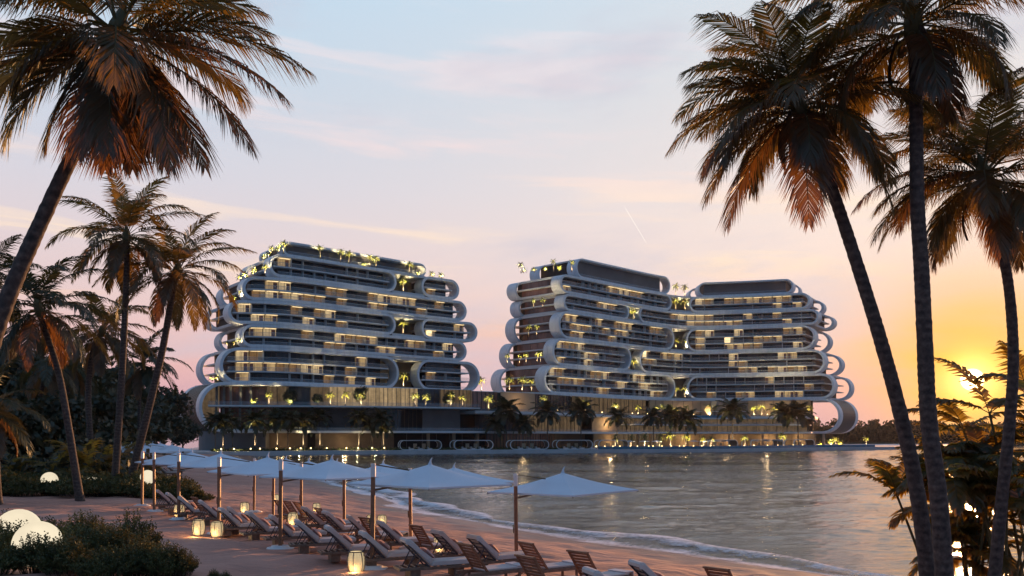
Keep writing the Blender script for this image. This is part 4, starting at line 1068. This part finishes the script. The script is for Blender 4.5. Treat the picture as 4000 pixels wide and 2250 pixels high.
# ------------------------------------------------------------------ small palms of terraces and promenade
def small_palm(seed, H, n, L, nl, lw, mat, r=.13):
    rng = random.Random(seed); cb, tb = MB(), MB(); ga = PI * (3 - math.sqrt(5))
    lean = Vector((rng.uniform(-.2, .2), rng.uniform(-.2, .2), H))
    tb.tube([(0, 0, -.1), lean * .33, lean * .7, lean], [r * 1.3, r, r * .9, r * 1.1], 7)
    for i in range(n):
        u = i / (n - 1); frond(cb, lean, i * ga + rng.uniform(-.3, .3), lerp(R(75), R(-15), u), L * rng.uniform(.85, 1.1), lerp(R(60), R(85), u), nl, L * .3, lw, .5, seg=6, rng=rng, thick=.03)
    return cb.mesh('crown', [M[mat], M['stem']]), tb.mesh('trunk', M['bark'])
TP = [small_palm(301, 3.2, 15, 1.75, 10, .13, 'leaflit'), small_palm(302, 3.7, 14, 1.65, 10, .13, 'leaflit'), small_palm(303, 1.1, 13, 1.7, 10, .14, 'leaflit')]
QP = [small_palm(311, 8.6, 25, 5.6, 22, .36, 'leafdark', .16), small_palm(312, 10.2, 24, 5.4, 22, .36, 'leafdark', .16)]
nlight = 0; UPK = 12.5
def uplight(p, e, r=.12, c=(1.0, .78, .42), aim=None, cone=62):
    global nlight
    l = bpy.data.lights.new('uplight', 'SPOT' if aim is not None else 'POINT'); l.energy = e * UPK; l.color = c; l.shadow_soft_size = r
    o = bpy.data.objects.new('uplight', l); col.objects.link(o); o.location = p; nlight += 1
    if aim is not None:
        l.spot_size = R(cone); l.spot_blend = .6
        o.rotation_euler = (Vector(p) - Vector(aim)).to_track_quat('Z', 'Y').to_euler()
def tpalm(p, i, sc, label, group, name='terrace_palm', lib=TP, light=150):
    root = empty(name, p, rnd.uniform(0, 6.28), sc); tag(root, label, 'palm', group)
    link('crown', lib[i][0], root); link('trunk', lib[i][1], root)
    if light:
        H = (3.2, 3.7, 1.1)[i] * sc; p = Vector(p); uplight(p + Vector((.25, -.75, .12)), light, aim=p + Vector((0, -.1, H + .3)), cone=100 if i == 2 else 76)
def prow(pts, place, group, light=150):
    pts = sorted(pts, key=lambda q: CX + F * q[0].x / q[0].y)
    for j, (p, i, sc) in enumerate(pts): tpalm(p, i, sc, 'small uplit palm %s, %s' % (place, ORD[j] if len(pts) > 1 else 'the only one there'), group, light=light)
UP = 260
def zpt(x, y, z): return onz(x, y, z)
prow([(Vector(MAIN.w(MAIN.px(x), .9, ZL[5])), i, sc) for x, i, sc in ((1256, 1, 1.0), (1335, 1, 1.0), (1368, 0, 1.05), (1430, 2, .7), (1448, 1, .95), (1474, 0, 1.05), (1604, 0, 1.0), (1640, 2, .7))], 'in front of the left tower penthouse', 'palms on the roof of the left tower', UP)
prow([(zpt(x, y, z), i, sc) for x, y, z, i, sc in ((1107, 990, 60.3, 0, .95), (1089, 985, 60.3, 2, 1.0), (1060, 1001, 60.3, 0, .8), (1045, 1008, 60.3, 2, .9), (1030, 1014, 60.3, 2, .8), (991, 1074, 53, 2, 1.0), (958, 1087, 53, 2, .95), (938, 1096, 53, 2, .85), (1036, 1076, 53, 0, .8))], 'on the stepped left edge of the left tower', 'palms on the steps of the left tower', UP)
prow([(zpt(x, y, z), i, sc) for x, y, z, i, sc in ((938, 1174, 45.6, 0, .75), (915, 1172, 45.6, 2, .8), (890, 1352, 31.4, 2, .7), (915, 1352, 31.4, 2, .7), (935, 1352, 31.4, 0, .6), (828, 1488, 20.6, 2, .8), (850, 1488, 20.6, 2, .8))], 'in the hollow left tower ends', 'palms in the hollow ends of the left tower', 110)
prow([(Vector(MAIN.w(MAIN.px(x), .6, ZL[5])), 2, .95) for x in (1692, 1728)], 'on the right roof corner of the left tower', 'palms on the right roof corner', UP)
for z, nm in ((ZL[0] + .9, 'lowest'), (ZL[2] + .9, 'middle'), (ZL[4] + .9, 'topmost')):
    for x, t, sc, w in ((1588, 2.2, 1.25, 'front'), (1575, 7.0, 1.3, 'rear')):
        p = Vector(MAIN.w(MAIN.px(x), t, z)); tpalm(p, 0, sc, '%s palm in the %s garden gap of the left tower' % (w, nm), 'palms in the garden gaps of the left tower', light=420 if w == 'front' else 0)
prow([(Vector(POD.w(POD.px(x), t, 13.2)), i, sc) for x, t, i, sc in ((986, 2.0, 2, 1.0), (1048, 2.0, 0, 1.0), (1130, 2.5, 2, .9), (1291, 2.0, 0, 1.05), (1351, 2.0, 0, 1.1), (1414, 2.0, 1, 1.0), (1630, 2.0, 0, 1.1), (1670, 1.8, 0, 1.0), (1771, 2.0, 1, 1.1), (1816, 2.0, 0, 1.0))], 'on the terrace under the left tower', 'palms on the left podium terrace', 380)
prow([(Vector(POD.w(POD.px(x), t, 12.25)), i, sc) for x, t, i, sc in ((1921, 2.0, 0, 1.3), (2142, 2.0, 1, 1.3), (2266, 2.0, 2, 1.1), (2305, 2.0, 0, 1.3), (2419, 2, 0, 1.2), (2510, 2, 0, 1.1), (2580, 2, 0, 1.1), (2603, 2, 1, 1.1), (2630, 2, 0, 1.2), (2655, 2, 0, 1.0))], 'on the terrace under the long tower face', 'palms on the middle podium terrace', 480)
prow([(Vector(POD.w(POD.px(x), t, 12.3)), i, sc) for x, t, i, sc in ((2690, 2.5, 0, 1.2), (2782, 9, 0, 1.4), (2801, 7, 1, 1.1), (2893, 8, 1, 1.0), (2945, 3, 0, 1.1), (2977, 2, 0, 1.3), (3028, 2, 0, 1.2), (3042, 1.6, 0, 1.1), (3060, 3, 1, 1.1), (3112, 3, 1, 1.0), (3159, 3, 0, 1.1))], 'on the pool terrace under the right tower', 'palms on the pool terrace', 520)
tpalm(Vector(MAIN.w(MAIN.px(1893), 2, 20.35)), 0, 1.3, 'uplit palm on the podium roof in the gap between the towers', 'palms between the towers', light=450)
prow([(zpt(x, y, ZM[5]), i, sc) for x, y, i, sc in ((2035, 1066, 0, 1.0), (2046, 1066, 2, .9), (2087, 1062, 2, .9), (2129, 1060, 2, .8), (2163, 1060, 1, 1.0), (2187, 1058, 2, .9), (2233, 1062, 1, 1.0))], 'on the left roof terrace of the right tower', 'palms on the roof of the right tower', UP)
prow([(zpt(x, y, z), i, sc) for x, y, z, i, sc in ((2085, 1208, ZM[3], 1, .9), (2120, 1206, ZM[3], 1, .9))], 'on the upper end balcony of the right tower', 'palms on the upper end balcony', UP)
prow([(zpt(x, y, z), i, sc) for x, y, z, i, sc in ((2064, 1315, ZM[2], 1, .95), (2095, 1313, ZM[2], 1, .95))], 'on the middle end balcony of the right tower', 'palms on the middle end balcony', UP)
prow([(zpt(x, y, z), i, sc) for x, y, z, i, sc in ((1980, 1424, ZM[1], 1, .9), (2030, 1422, ZM[1], 1, .8), (2056, 1420, ZM[1], 1, .9), (2098, 1418, ZM[1], 1, .85), (2111, 1417, ZM[1], 1, .95))], 'on the lower end balcony of the right tower', 'palms on the lower end balcony', UP)
prow([(zpt(x, y, ZM[0] + .4), i, sc) for x, y, i, sc in ((1990, 1530, 0, 1.4), (2039, 1530, 0, 1.4), (2075, 1530, 0, 1.2))], 'on the podium roof below the right tower', 'palms under the end of the right tower', 350)
for z, nm in ((ZM[1] + .9, 'lower'), (ZM[3] + .9, 'upper')):
    for x in (2470, 2488): tpalm(Vector(MAIN.w(MAIN.px(x), 1.8, z)), 0, 1.15, '%s palm in the %s garden gap of the long face' % ('left' if x < 2480 else 'right', nm), 'palms in the garden gaps of the long face', light=330)
for z, nm in ((ZM[0] + .9, 'lowest'), (ZM[2] + .9, 'middle'), (ZM[4] + .9, 'upper'), (ZM[5], 'roof')):
    for x in (2648, 2682): tpalm(Vector(MAIN.w(MAIN.px(x), 2.0, z)), 0, 1.35, '%s palm, %s corner garden, tower bend' % ('left' if x < 2660 else 'right', nm), 'palms in the inner corner gardens', light=420)
# promenade palms
qd = [(920, 0, .95), (905, 1, .8), (975, 1, .75), (1046, 0, 1.0), (1142, 0, 1.05), (1165, 1, .9), (1228, 0, 1.0), (1288, 1, .95), (1402, 1, .95), (1446, 0, .9), (1492, 1, .95), (1500, 0, .85), (1978, 0, .95), (2012, 1, 1.25), (2086, 0, .95), (2167, 1, 1.2), (2311, 1, 1.25), (2459, 1, 1.05), (2599, 1, 1.05), (2694, 1, 1.1), (2743, 0, 1.15), (2944, 1, 1.35), (3160, 1, 1.3), (3190, 0, 1.5)]
lit_q = {920, 1046, 1142, 1228, 1500, 1288, 1402, 2459, 2944, 3160}
for j, (x, i, sc) in enumerate(qd):
    p = Vector(QUAY.w(QUAY.px(x), 7.5 + (j * 37 % 5), QZ))
    side = 'left tower' if x < 1700 else 'right tower'; jj = j if x < 1700 else j - 12
    root = empty('promenade_palm', p, j * 2.1, sc); tag(root, 'dark coconut palm on the promenade below the %s, %s' % (side, ORD[jj]), 'palm', 'tall palms on the promenade')
    link('crown', QP[i][0], root); link('trunk', QP[i][1], root)
    if x in lit_q: uplight(p + Vector((.3, -1.0, .2)), 620, aim=p + Vector((0, 0, 8)), cone=50)
ql = [(2420, 0, 1.1), (2482, 0, 1.1), (2535, 0, 1.15), (2598, 0, 1.15), (2644, 0, 1.3), (2707, 0, 1.2), (2780, 0, 1.0), (2811, 0, 1.0), (2946, 0, 1.05), (3095, 0, 1.25), (3239, 2, .8), (3275, 2, 1.2), (3295, 0, .9), (3310, 2, 1.1), (3414, 0, .9)]
prow([(Vector(QUAY.w(QUAY.px(x), 4.0, QZ + .3)), i, sc) for x, i, sc in ql], 'on the promenade by the infinity pool', 'palms by the infinity pool', 480)
for j in range(26):
    x = 2350 + j * 33 + rnd.uniform(-8, 8); p = Vector(QUAY.w(QUAY.px(x), 3.4 + rnd.uniform(0, 3), QZ)); root = empty('bollard_lamp', p)
    tag(root, 'small glowing bollard lamp along the right promenade, one of the lit row', 'lamp', 'bollard lamps along the right promenade')
    m = MB(); m.lathe([(.09, 0), (.09, .75), (.01, .76)], 8); m.build('post', M['ironstrap'], root)
    m = MB(); m.lathe([(.02, .76), (.17, .78), (.19, .95), (.13, 1.1), (.01, 1.12)], 10); m.build('lamp_head', M['bollard'], root)
for j in range(13):
    x = 890 + j * 51 + rnd.uniform(-14, 14); p = Vector(QUAY.w(QUAY.px(x), 3.8 + rnd.uniform(0, 1), QZ)); root = empty('bollard_lamp', p)
    tag(root, 'small glowing bollard lamp by the hedge below the left tower', 'lamp', 'bollard lamps by the left hedge')
    m = MB(); m.lathe([(.09, 0), (.09, .55), (.01, .56)], 8); m.build('post', M['ironstrap'], root)
    m = MB(); m.lathe([(.02, .56), (.17, .58), (.19, .75), (.13, .9), (.01, .92)], 10); m.build('lamp_head', M['bollard'], root)
for j in range(18):
    x = 2160 + j * 56 + rnd.uniform(-12, 12); p = Vector(POD.w(POD.px(x), 3.2, 12.3 if x > 2680 else 12.25)); root = empty('bollard_lamp', p)
    tag(root, 'small glowing bollard lamp on the podium terrace, one of the lit row', 'lamp', 'bollard lamps on the podium terrace')
    m = MB(); m.lathe([(.09, 0), (.09, .75), (.01, .76)], 8); m.build('post', M['ironstrap'], root)
    m = MB(); m.lathe([(.02, .76), (.17, .78), (.19, .95), (.13, 1.1), (.01, 1.12)], 10); m.build('lamp_head', M['bollard'], root)
# glowing shrubs spots along the hedge
for x in (880, 960, 1190, 1345, 1395, 1465): uplight(Vector(QUAY.w(QUAY.px(x), 4.2, QZ + .5)), 14, .1)
# soft wall washers under the podium slabs (the photograph shows these walls lit)
for x, t, z, e in ((2408, 2.5, 8.5, 420), (2110, 8, 15.5, 260), (2700, 5, 15, 200), (2850, 5, 15, 160), (3000, 5, 15, 200), (3100, 5, 15, 150), (2700, 5, 2, 260), (2850, 5, 2, 260), (3000, 5, 2, 260), (3120, 5, 2, 220), (2560, 5, 2, 220), (2420, 2, 2, 160), (1100, 2, 1.5, 90), (1350, 1.5, 1.5, 110), (1590, 12, 24, 0)):
    if e: uplight(Vector(POD.w(POD.px(x), t, z)), e * .14, .4, (1.0, .68, .34))

for j, (x, t, sc) in enumerate(((1130, 3.5, .36), (1242, 3.5, .33), (1414, 3.5, .38), (1771, 3.5, .36))):
    p = Vector(POD.w(POD.px(x), t, 13.2)); tree(j % 3, p.x, p.y, sc, 'small round broadleaf tree on the terrace under the left tower, ' + ORD[j], 'trees on the left podium terrace', z=13.2)
    uplight(p + Vector((.3, -1.6, .2)), 120, aim=p + Vector((0, 0, 3.4)), cone=70)
# small parasols of the pool terrace and promenade
def small_parasol(p, label, group, lit=True):
    root = empty('terrace_parasol', p); tag(root, label, 'parasol', group)
    m = MB(); m.lathe([(.01, 2.75), (1.9, 2.35), (1.88, 2.3), (.02, 2.66)], 12); m.build('canopy', M['canvas'], root)
    m = MB(); m.tube([(0, 0, 0), (0, 0, 2.7)], .06, 6); m.lathe([(.4, 0), (.4, .1), (.02, .12)], 10); m.build('pole', M['whitemetal'], root)
    if lit: uplight(Vector(p) + Vector((.3, -.5, .3)), 320, aim=Vector(p) + Vector((0, 0, 2.6)), cone=90)
for j, x in enumerate((2720, 2752, 2803, 2822, 2868, 2915)): small_parasol(Vector(POD.w(POD.px(x), 10, 12.3)), 'small white parasol on the pool terrace, ' + ORD[j], 'parasols on the pool terrace')
for j, x in enumerate((2480, 2540, 2590, 2745, 2790, 2835, 2870, 2985, 3035, 3080)): small_parasol(Vector(QUAY.w(QUAY.px(x), 4.5, QZ + .2)), 'small white parasol on the promenade by the pool, ' + ORD[j], 'parasols by the infinity pool', False)

# ------------------------------------------------------------------ beach parasols
def make_parasol():
    root = empty('beach_parasol')
    m = MB(); m.box((0, 0, 1.33), (.115, .115, 2.5)); o = m.build('pole', M['teak'], root); bevel(o, .008)
    m = MB(); m.box((0, 0, 2.77), (.13, .13, .38)); bevel(m.build('sleeve', M['whitemetal'], root), .01)
    m = MB(); m.lathe([(.01, 0.0), (.44, 0), (.45, .02), (.43, .05), (.3, .055), (.295, .1), (.27, .11), (.01, .11)], 28); m.build('base', M['whitemetal'], root, True)
    c = Vector((1.52, 1.08, 0)); hd = 2.42; za, ze = 2.93, 2.36
    arm = MB(); arm.bar((.03, .02, 2.93), (c.x * .62, c.y * .62, 2.76), .045, .035); arm.bar((.05, .04, 2.22), (c.x * .35, c.y * .35, 2.30), .06, .05); arm.bar((c.x * .3, c.y * .3, 2.3), (c.x, c.y, 2.62), .045, .04); arm.build('arm', M['brass'], root)
    # canopy: square pyramid with slightly sagging hem
    m = MB(); cor = [c + Vector((hd * math.cos(R(a + 3)), hd * math.sin(R(a + 3)), ze)) for a in (0, 90, 180, 270)]
    ap = c + Vector((0, 0, za)); N = 8
    for k in range(4):
        a, b = cor[k], cor[(k + 1) % 4]; g = []
        for i in range(N + 1):
            row = []
            for j in range(N + 1):
                e = a.lerp(b, j / N); inw = (c - e); inw.z = 0
                e = e + inw * .035 * math.sin(PI * j / N)
                p = ap.lerp(e, i / N); p.z -= .05 * math.sin(PI * i / N) * (1 - .5 * math.sin(PI * j / N))
                row.append(p)
            g.append(row)
        for i in range(N):
            for j in range(N): m.face([g[i][j], g[i + 1][j], g[i + 1][j + 1], g[i][j + 1]] if i else [g[0][0], g[1][j], g[1][j + 1]])
        for j in range(N): p, q = g[N][j], g[N][j + 1]; m.face([p, p - Vector((0, 0, .05)), q - Vector((0, 0, .05)), q])
    can = m.build('canopy', M['canvas'], root, False)
    f = MB()                                                # curved vent fin on the apex
    pr = [(-.07, -.02), (-.03, .06), (.0, .13), (.05, .2), (.07, .19), (.035, .1), (.05, .02), (.08, -.03)]
    f.v = [(c.x + x, c.y - .018, za + z) for x, z in pr] + [(c.x + x, c.y + .018, za + z) for x, z in pr]; n = len(pr)
    f.f = [tuple(range(n))[::-1], tuple(range(n, 2 * n))] + [(k, (k + 1) % n, n + (k + 1) % n, n + k) for k in range(n)]; f.m = [0] * len(f.f)
    f.build('vent_fin', M['canvas'], can)
    rb = MB()
    for q in cor: rb.bar(c + Vector((0, 0, za - .14)), q - Vector((0, 0, .06)), .03, .03)
    rb.tube([c + Vector((0, 0, 2.5)), c + Vector((0, 0, 2.86))], .05, 8); rb.build('ribs', M['brass'], root)
    h = MB(); h.bar((-.08, 0, 1.15), (-.08, 0, 1.4), .03, .03); h.bar((-.05, 0, 1.27), (-.1, 0, 1.27), .03, .03); h.build('crank', M['brass'], root)
    return root
PROTO = make_parasol(); first = True
def place(proto, X, Y, rz, label, cat, group, z=None, sc=1.0):
    global first
    o = copy_tree(proto); o.location = (X, Y, ground(X, Y) if z is None else z); o.rotation_euler = (rnd.uniform(-.012, .012), rnd.uniform(-.012, .012), rz); o.scale = (sc,) * 3
    tag(o, label, cat, group); return o
def drop(proto):
    for ch in list(proto.children_recursive): bpy.data.objects.remove(ch)
    bpy.data.objects.remove(proto)
pa = [(555, 48.6), (602.5, 44.4), (698.6, 39.9), (855, 34.5), (1095, 29.6), (1454, 25.1)]
pb_ = [(992, 49.3), (1067, 45.7), (1177, 42.4), (1345, 38.2), (1605, 33.0), (2018, 27.4)]
GP = 'white square parasols on the beach'
for row, lst, nm in ((0, pa, 'landward row'), (1, pb_, 'seaward row')):
    for j, (x, d) in enumerate(lst):
        X = (x - CX) / F * d; lab = 'white square parasol on wooden side pole, %s, %s' % (nm, ORD[j] if j < 5 else 'nearest to the camera')
        place(PROTO, X, d, rnd.uniform(-.09, .09), lab, 'parasol', GP)
for j, (x, y, d) in enumerate(((430, 0, 84), (520, 0, 92), (560, 0, 100), (590, 0, 84), (470, 0, 74))):
    X = (x - CX) / F * d
    place(PROTO, X, d, rnd.uniform(-.1, .1), 'distant white parasol behind the palm trunks, ' + ['leftmost', 'second', 'farthest', 'rightmost', 'nearest'][j], 'parasol', 'distant parasols beyond the shrubs', z=max(ground(X, d), -.3) + (.5 if j == 4 else 0) * 0)
drop(PROTO)

# ------------------------------------------------------------------ loungers
def make_lounger():
    root = empty('sun_lounger')
    f = MB()
    for y in (-.34, .34): f.bar((-.02, y, .27), (2.02, y, .27), .06, .075)
    for x in (0, .72, 2.0): f.bar((x, -.34, .27), (x, .34, .27), .05, .07)
    for k in range(11): f.bar((.1 + k * .175, -.33, .295), (.1 + k * .175, .33, .295), .07, .02)
    bevel(f.build('frame', M['greyteak'], root), .006)
    for x in (.42, 1.62):
        b = MB(); b.box((x, 0, .12), (.28, .56, .24)); bevel(b.build('leg', M['greyteak'], root), .01)
    # backrest frame
    hx, hz, tx, tz = .78, .31, .2, .93
    b = MB(); dx, dz = tx - hx, tz - hz
    for y in (-.3, .3): b.bar((hx, y, hz), (tx, y, tz), .035, .035)
    for k in range(6): u = k / 5; b.bar((hx + dx * u, -.3, hz + dz * u), (hx + dx * u, .3, hz + dz * u), .04, .02)
    for y in (-.28, .28): b.bar((hx + dx * .62, y, hz + dz * .62), (.22, y, .31), .025, .025); b.bar((hx + dx * .35, y, hz + dz * .35), (.42, y, .31), .02, .02)
    b.build('back_support', M['ironstrap'], root)
    # one folded mattress: seat, back, roll over the top
    prof = [(2.0, .33), (.86, .33)]
    th = .125; n = Vector((dz, -dx)).normalized()            # outward (up-front) normal of the backrest
    m = MB()
    def slab_(pts, w=.66, e=.03):
        # closed section in x-z extruded over y with softened sides
        for (a, b_) in zip(pts, pts[1:] + pts[:1]): m.face([(a[0], -w / 2 + e, a[1]), (b_[0], -w / 2 + e, b_[1]), (b_[0], w / 2 - e, b_[1]), (a[0], w / 2 - e, a[1])])
        cx_ = sum(p[0] for p in pts) / len(pts); cz = sum(p[1] for p in pts) / len(pts)
        inn = [(p[0] + (cx_ - p[0]) * .06, p[1] + (cz - p[1]) * .22) for p in pts]
        for sg in (-1, 1):
            for k in range(len(pts)):
                a, b_, c, d = pts[k], pts[(k + 1) % len(pts)], inn[(k + 1) % len(pts)], inn[k]
                q = [(a[0], sg * (w / 2 - e), a[1]), (b_[0], sg * (w / 2 - e), b_[1]), (c[0], sg * w / 2, c[1]), (d[0], sg * w / 2, d[1])]
                m.face(q if sg < 0 else q[::-1])
            q = [(p[0], sg * w / 2, p[1]) for p in inn]; m.face(q[::-1] if sg < 0 else q)
    slab_([(.84, .315), (2.0, .315), (2.03, .35), (2.03, .41), (1.99, .445), (.90, .445), (.86, .42)])
    nb = Vector((.62, .58)).normalized()
    p0 = Vector((hx + .03, hz + .02)); p1 = Vector((tx, tz)); d_ = (p1 - p0).normalized()
    a = [p0 + nb * .015, p1 + nb * .015, p1 + d_ * .05 - nb * .02, p1 + d_ * .1 + nb * .03, p1 + d_ * .1 + nb * .09, p1 + d_ * .04 + nb * .145, p0 + nb * .145 + d_ * .06, p0 + nb * .12]
    slab_([(q.x, q.y) for q in a])
    mm = m.build('mattress', M['cushion'], root, False)
    p = MB(); c = Vector((hx - .03, 0, hz + .26))
    pts = []
    for i in range(7):
        for j in range(7):
            u, v = i / 6 * 2 - 1, j / 6 * 2 - 1; pts.append((u, v))
    for sg in (1, -1):
        b0 = len(p.v)
        for u, v in pts:
            hgt = .075 * (max(0, 1 - u * u) * max(0, 1 - v * v)) ** .4 * sg
            q = Vector((d_.x, 0, d_.y)) * (u * .2 * (1 - .06 * v * v)) + Vector((0, 1, 0)) * (v * .28 * (1 - .06 * u * u)) + Vector((nb.x, 0, nb.y)) * (hgt + .1)
            p.v.append(tuple(c + q))
        for i in range(6):
            for j in range(6): k = b0 + i * 7 + j; p.f.append((k, k + 1, k + 8, k + 7)); p.m.append(0)
    p.build('pillow', M['pillow'], root, True)
    return root
def make_recliner():
    root = empty('slatted_recliner')
    f = MB()
    for y in (-.33, .33): f.bar((.25, y, .3), (1.95, y, .3), .05, .08); f.bar((.05, y, .06), (.62, y, .3), .045, .06)
    for k in range(10): f.bar((.72 + k * .135, -.31, .335), (.72 + k * .135, .31, .335), .09, .02)
    bevel(f.build('frame', M['greyteak'], root), .006)
    for x, y in ((1.75, -.31), (1.75, .31), (.62, -.31), (.62, .31)):
        l = MB(); l.bar((x, y, 0), (x, y, .28), .055, .055, up=(1, 0, 0)); l.build('leg', M['greyteak'], root)
    hx, hz, tx, tz = .78, .33, .3, 1.02; dx, dz = tx - hx, tz - hz
    b = MB()
    for y in (-.31, .31): b.bar((hx, y, hz), (tx, y, tz), .05, .05)
    for k in range(9): u = .04 + k / 8 * .94; b.bar((hx + dx * u, -.29, hz + dz * u), (hx + dx * u, .29, hz + dz * u), .07, .018, up=(dz, 0, -dx))
    b.bar((tx - .02, -.34, tz + .02), (tx - .02, .34, tz + .02), .09, .04); b.build('backrest', M['teak'], root)
    m = MB(); m.box((1.3, 0, .375), (1.15, .6, .055)); bevel(m.build('seat_pad', M['cushion'], root), .02)
    t = MB(); t.box((1.86, 0, .42), (.3, .62, .03)); t.box((2.01, 0, .3), (.025, .62, .26)); bevel(t.build('towel', M['towel'], root), .01)
    return root
LG, RC = make_lounger(), make_recliner()
A_ = [(613, 1920, 0), (651, 1931, 0), (697, 1943, 0), (748, 1947, 1), (780, 1962, 0), (858, 1992, 0), (890, 1988, 0), (966, 2007, 0), (1057, 2022, 0), (1156, 2041, 0), (1274, 2064, 0), (1412, 2086, 0), (1578, 2114, 0), (1800, 2133, 1), (2035, 2183, 1), (2300, 2236, 0)]
B_ = [(1075, 1960, 1), (1110, 1963, 1), (1148, 1968, 1), (1184, 1988, 0), (1232, 1991, 1), (1267, 2005, 0), (1357, 2022, 0), (1415, 2030, 1), (1481, 2047, 0), (1612, 2061, 1), (1702, 2083, 0), (1845, 2102, 0), (2040, 2131, 1), (2245, 2166, 1), (2481, 2208, 0), (2790, 2232, 1)]
GL = {0: 'cushioned sun loungers on the beach', 1: 'slatted wooden recliners on the beach'}
HEAD = R(24)
for rowname, lst, gz in (('landward row', A_, 0.0), ('seaward row', B_, -.45)):
    cnt = {0: 0, 1: 0}; tot = {k: sum(1 for q in lst if q[2] == k) for k in (0, 1)}
    for x, y, k in lst:
        d = 30.0
        for _ in range(30):                                  # ground height and distance agree
            X = (x - CX) / F * d; hd_ = ground(X, d) + (1.0 if k else .98); d = .5 * d + .5 * (CAMZ - hd_) * F / (y - HY)
        X = (x - CX) / F * d; rz = (R(42) if k else HEAD) + rnd.uniform(-.13, .13)
        # the photo column marks the head of the lounger
        ox, oy = (.3 * math.cos(rz), .3 * math.sin(rz))
        lab = ('teak slatted recliner with towel, %s, %s' if k else 'grey cushioned sun lounger with rose pillow, %s, %s') % (rowname, ORD[cnt[k]] if cnt[k] < tot[k] - 1 else 'closest to the camera')
        place(RC if k else LG, X - ox * .6, d - oy * .6, rz, lab, 'lounger', GL[k]); cnt[k] += 1
for j, (x, d) in enumerate(((470, 80), (500, 86), (540, 82), (575, 88), (610, 84), (640, 90))):
    X = (x - CX) / F * d; place(LG, X, d, HEAD + .2, 'distant pale lounger under the far parasols, ' + ORD[j], 'lounger', 'distant loungers beyond the shrubs')
drop(LG); drop(RC)

# ------------------------------------------------------------------ lanterns and globes
def make_lantern():
    root = empty('rattan_lantern')
    prof = [(.175, .02), (.21, .1), (.235, .22), (.24, .3), (.235, .4), (.215, .5), (.185, .575)]
    c = MB(); c.lathe([(.005, .02)] + [(r - .02, z) for r, z in prof] + [(.005, .57)], 20); c.build('light_core', M['lampcore'], root, True)
    w = MB()
    for k in range(26): z = .04 + k * .0208; r = interp([(z_, r_) for r_, z_ in prof], z); w.tube([(r * math.cos(2 * PI * j / 22), r * math.sin(2 * PI * j / 22), z) for j in range(23)], .0042, 3, 0, False)
    for j in range(30): a = 2 * PI * j / 30; w.tube([((r + .002) * math.cos(a), (r + .002) * math.sin(a), z) for r, z in prof], .0045, 3, 0, False)
    w.build('weave', M['rattan'], root)
    s = MB()
    for j in range(6): a = 2 * PI * j / 6 + .3; s.tube([((r + .008) * math.cos(a), (r + .008) * math.sin(a), z) for r, z in prof], .011, 4, 0, False)
    for r, z in ((.18, .02), (.195, .575)): s.tube([(r * math.cos(2 * PI * j / 24), r * math.sin(2 * PI * j / 24), z) for j in range(25)], .018, 5, 0, False)
    s.tube([(.24 * math.cos(t), -.1 - .16 * math.sin(t), .5 - .1 * math.sin(t)) for t in [PI * k / 12 for k in range(13)]], .009, 4, 0, False)
    s.build('straps', M['ironstrap'], root)
    return root
LN = make_lantern()
ln = [(700, 2019, 'behind the third parasol pole'), (776, 2091, 'left one of the pair on open sand'), (847, 2098, 'right one of the pair on open sand'), (956, 2004, 'beside the leftmost sea-row pole'), (1076, 1965, 'farthest, behind the wooden recliners'), (1144, 2053, 'between the two parasol rows'), (1237, 2003, 'at the far sea-row recliners'), (1392, 2237, 'large in front, by the nearest landward parasol base'), (1450, 2056, 'half behind the near landward pole'), (1492, 2056, 'just right of the near landward pole'), (1719, 2157, 'behind the near cushioned loungers')]
for x, y, lab in ln:
    d = 30.0
    for _ in range(30): X = (x - CX) / F * d; d = .5 * d + .5 * (CAMZ - ground(X, d)) * F / (y - HY)
    X = (x - CX) / F * d; place(LN, X, d, rnd.uniform(0, 6), 'glowing woven rattan lantern on the sand, ' + lab, 'lantern', 'glowing lanterns on the sand')
    uplight(Vector((X, d - .34, ground(X, d) + .12)), .8, .06, (1.0, .62, .25))
drop(LN)
def globe(x, y, d, r, label):
    p = at(x, y, d); g = ground(p.x, p.y); root = empty('globe_lamp', (p.x, p.y, g)); tag(root, label, 'lamp', 'glowing globe lamps among the shrubs')
    m = MB(); m.lathe([(.01 * r, -r)] + [(r * math.sin(PI * k / 16), -r * math.cos(PI * k / 16)) for k in range(1, 16)] + [(.01 * r, r)], 28, c=(0, 0, p.z - g)); m.build('globe', M['globe'], root, True)
    m = MB(); m.lathe([(.3 * r, -.05), (.3 * r, max(.02, p.z - g - r * .93)), (.02, max(.03, p.z - g - r * .93))], 14); m.build('base', M['ironstrap'], root)
globe(148, 2128, 25.0, .66, 'big glowing globe lamp in the front shrubs, nearest to the camera')
globe(72, 2075, 27.6, .68, 'glowing globe lamp behind the nearest one, cut by the left edge')
globe(193, 1876, 57.3, .52, 'far glowing globe half sunk in the shrub belt on the left')
globe(362, 1888, 57.5, .42, 'far glowing globe almost hidden by leaves, beside the upright palm')
globe(577, 1864, 57.5, .46, 'far glowing globe behind the two farthest landward parasol poles')

hz = MB(); hz.box((250, 450, 48), (2700, 1700, 108)); m_, nt_, out_ = new_mat('air'); pv = nd(nt_, 'ShaderNodeVolumePrincipled'); pv.inputs['Density'].default_value = .00004; pv.inputs['Color'].default_value = (.88, .8, .78, 1); pv.inputs['Anisotropy'].default_value = .35
nt_.links.new(pv.outputs[0], out_.inputs['Volume'])
tag(hz.build('haze', m_), 'thin evening haze over the bay', 'haze', kind='stuff')
cy = scn.cycles
cy.max_bounces = 8; cy.transparent_max_bounces = 16; cy.diffuse_bounces = 3; cy.glossy_bounces = 4; cy.transmission_bounces = 4
cy.sample_clamp_indirect = 4.0; cy.use_denoising = True
try: cy.denoiser = 'OPENIMAGEDENOISE'
except Exception: pass
print('lights', nlight)
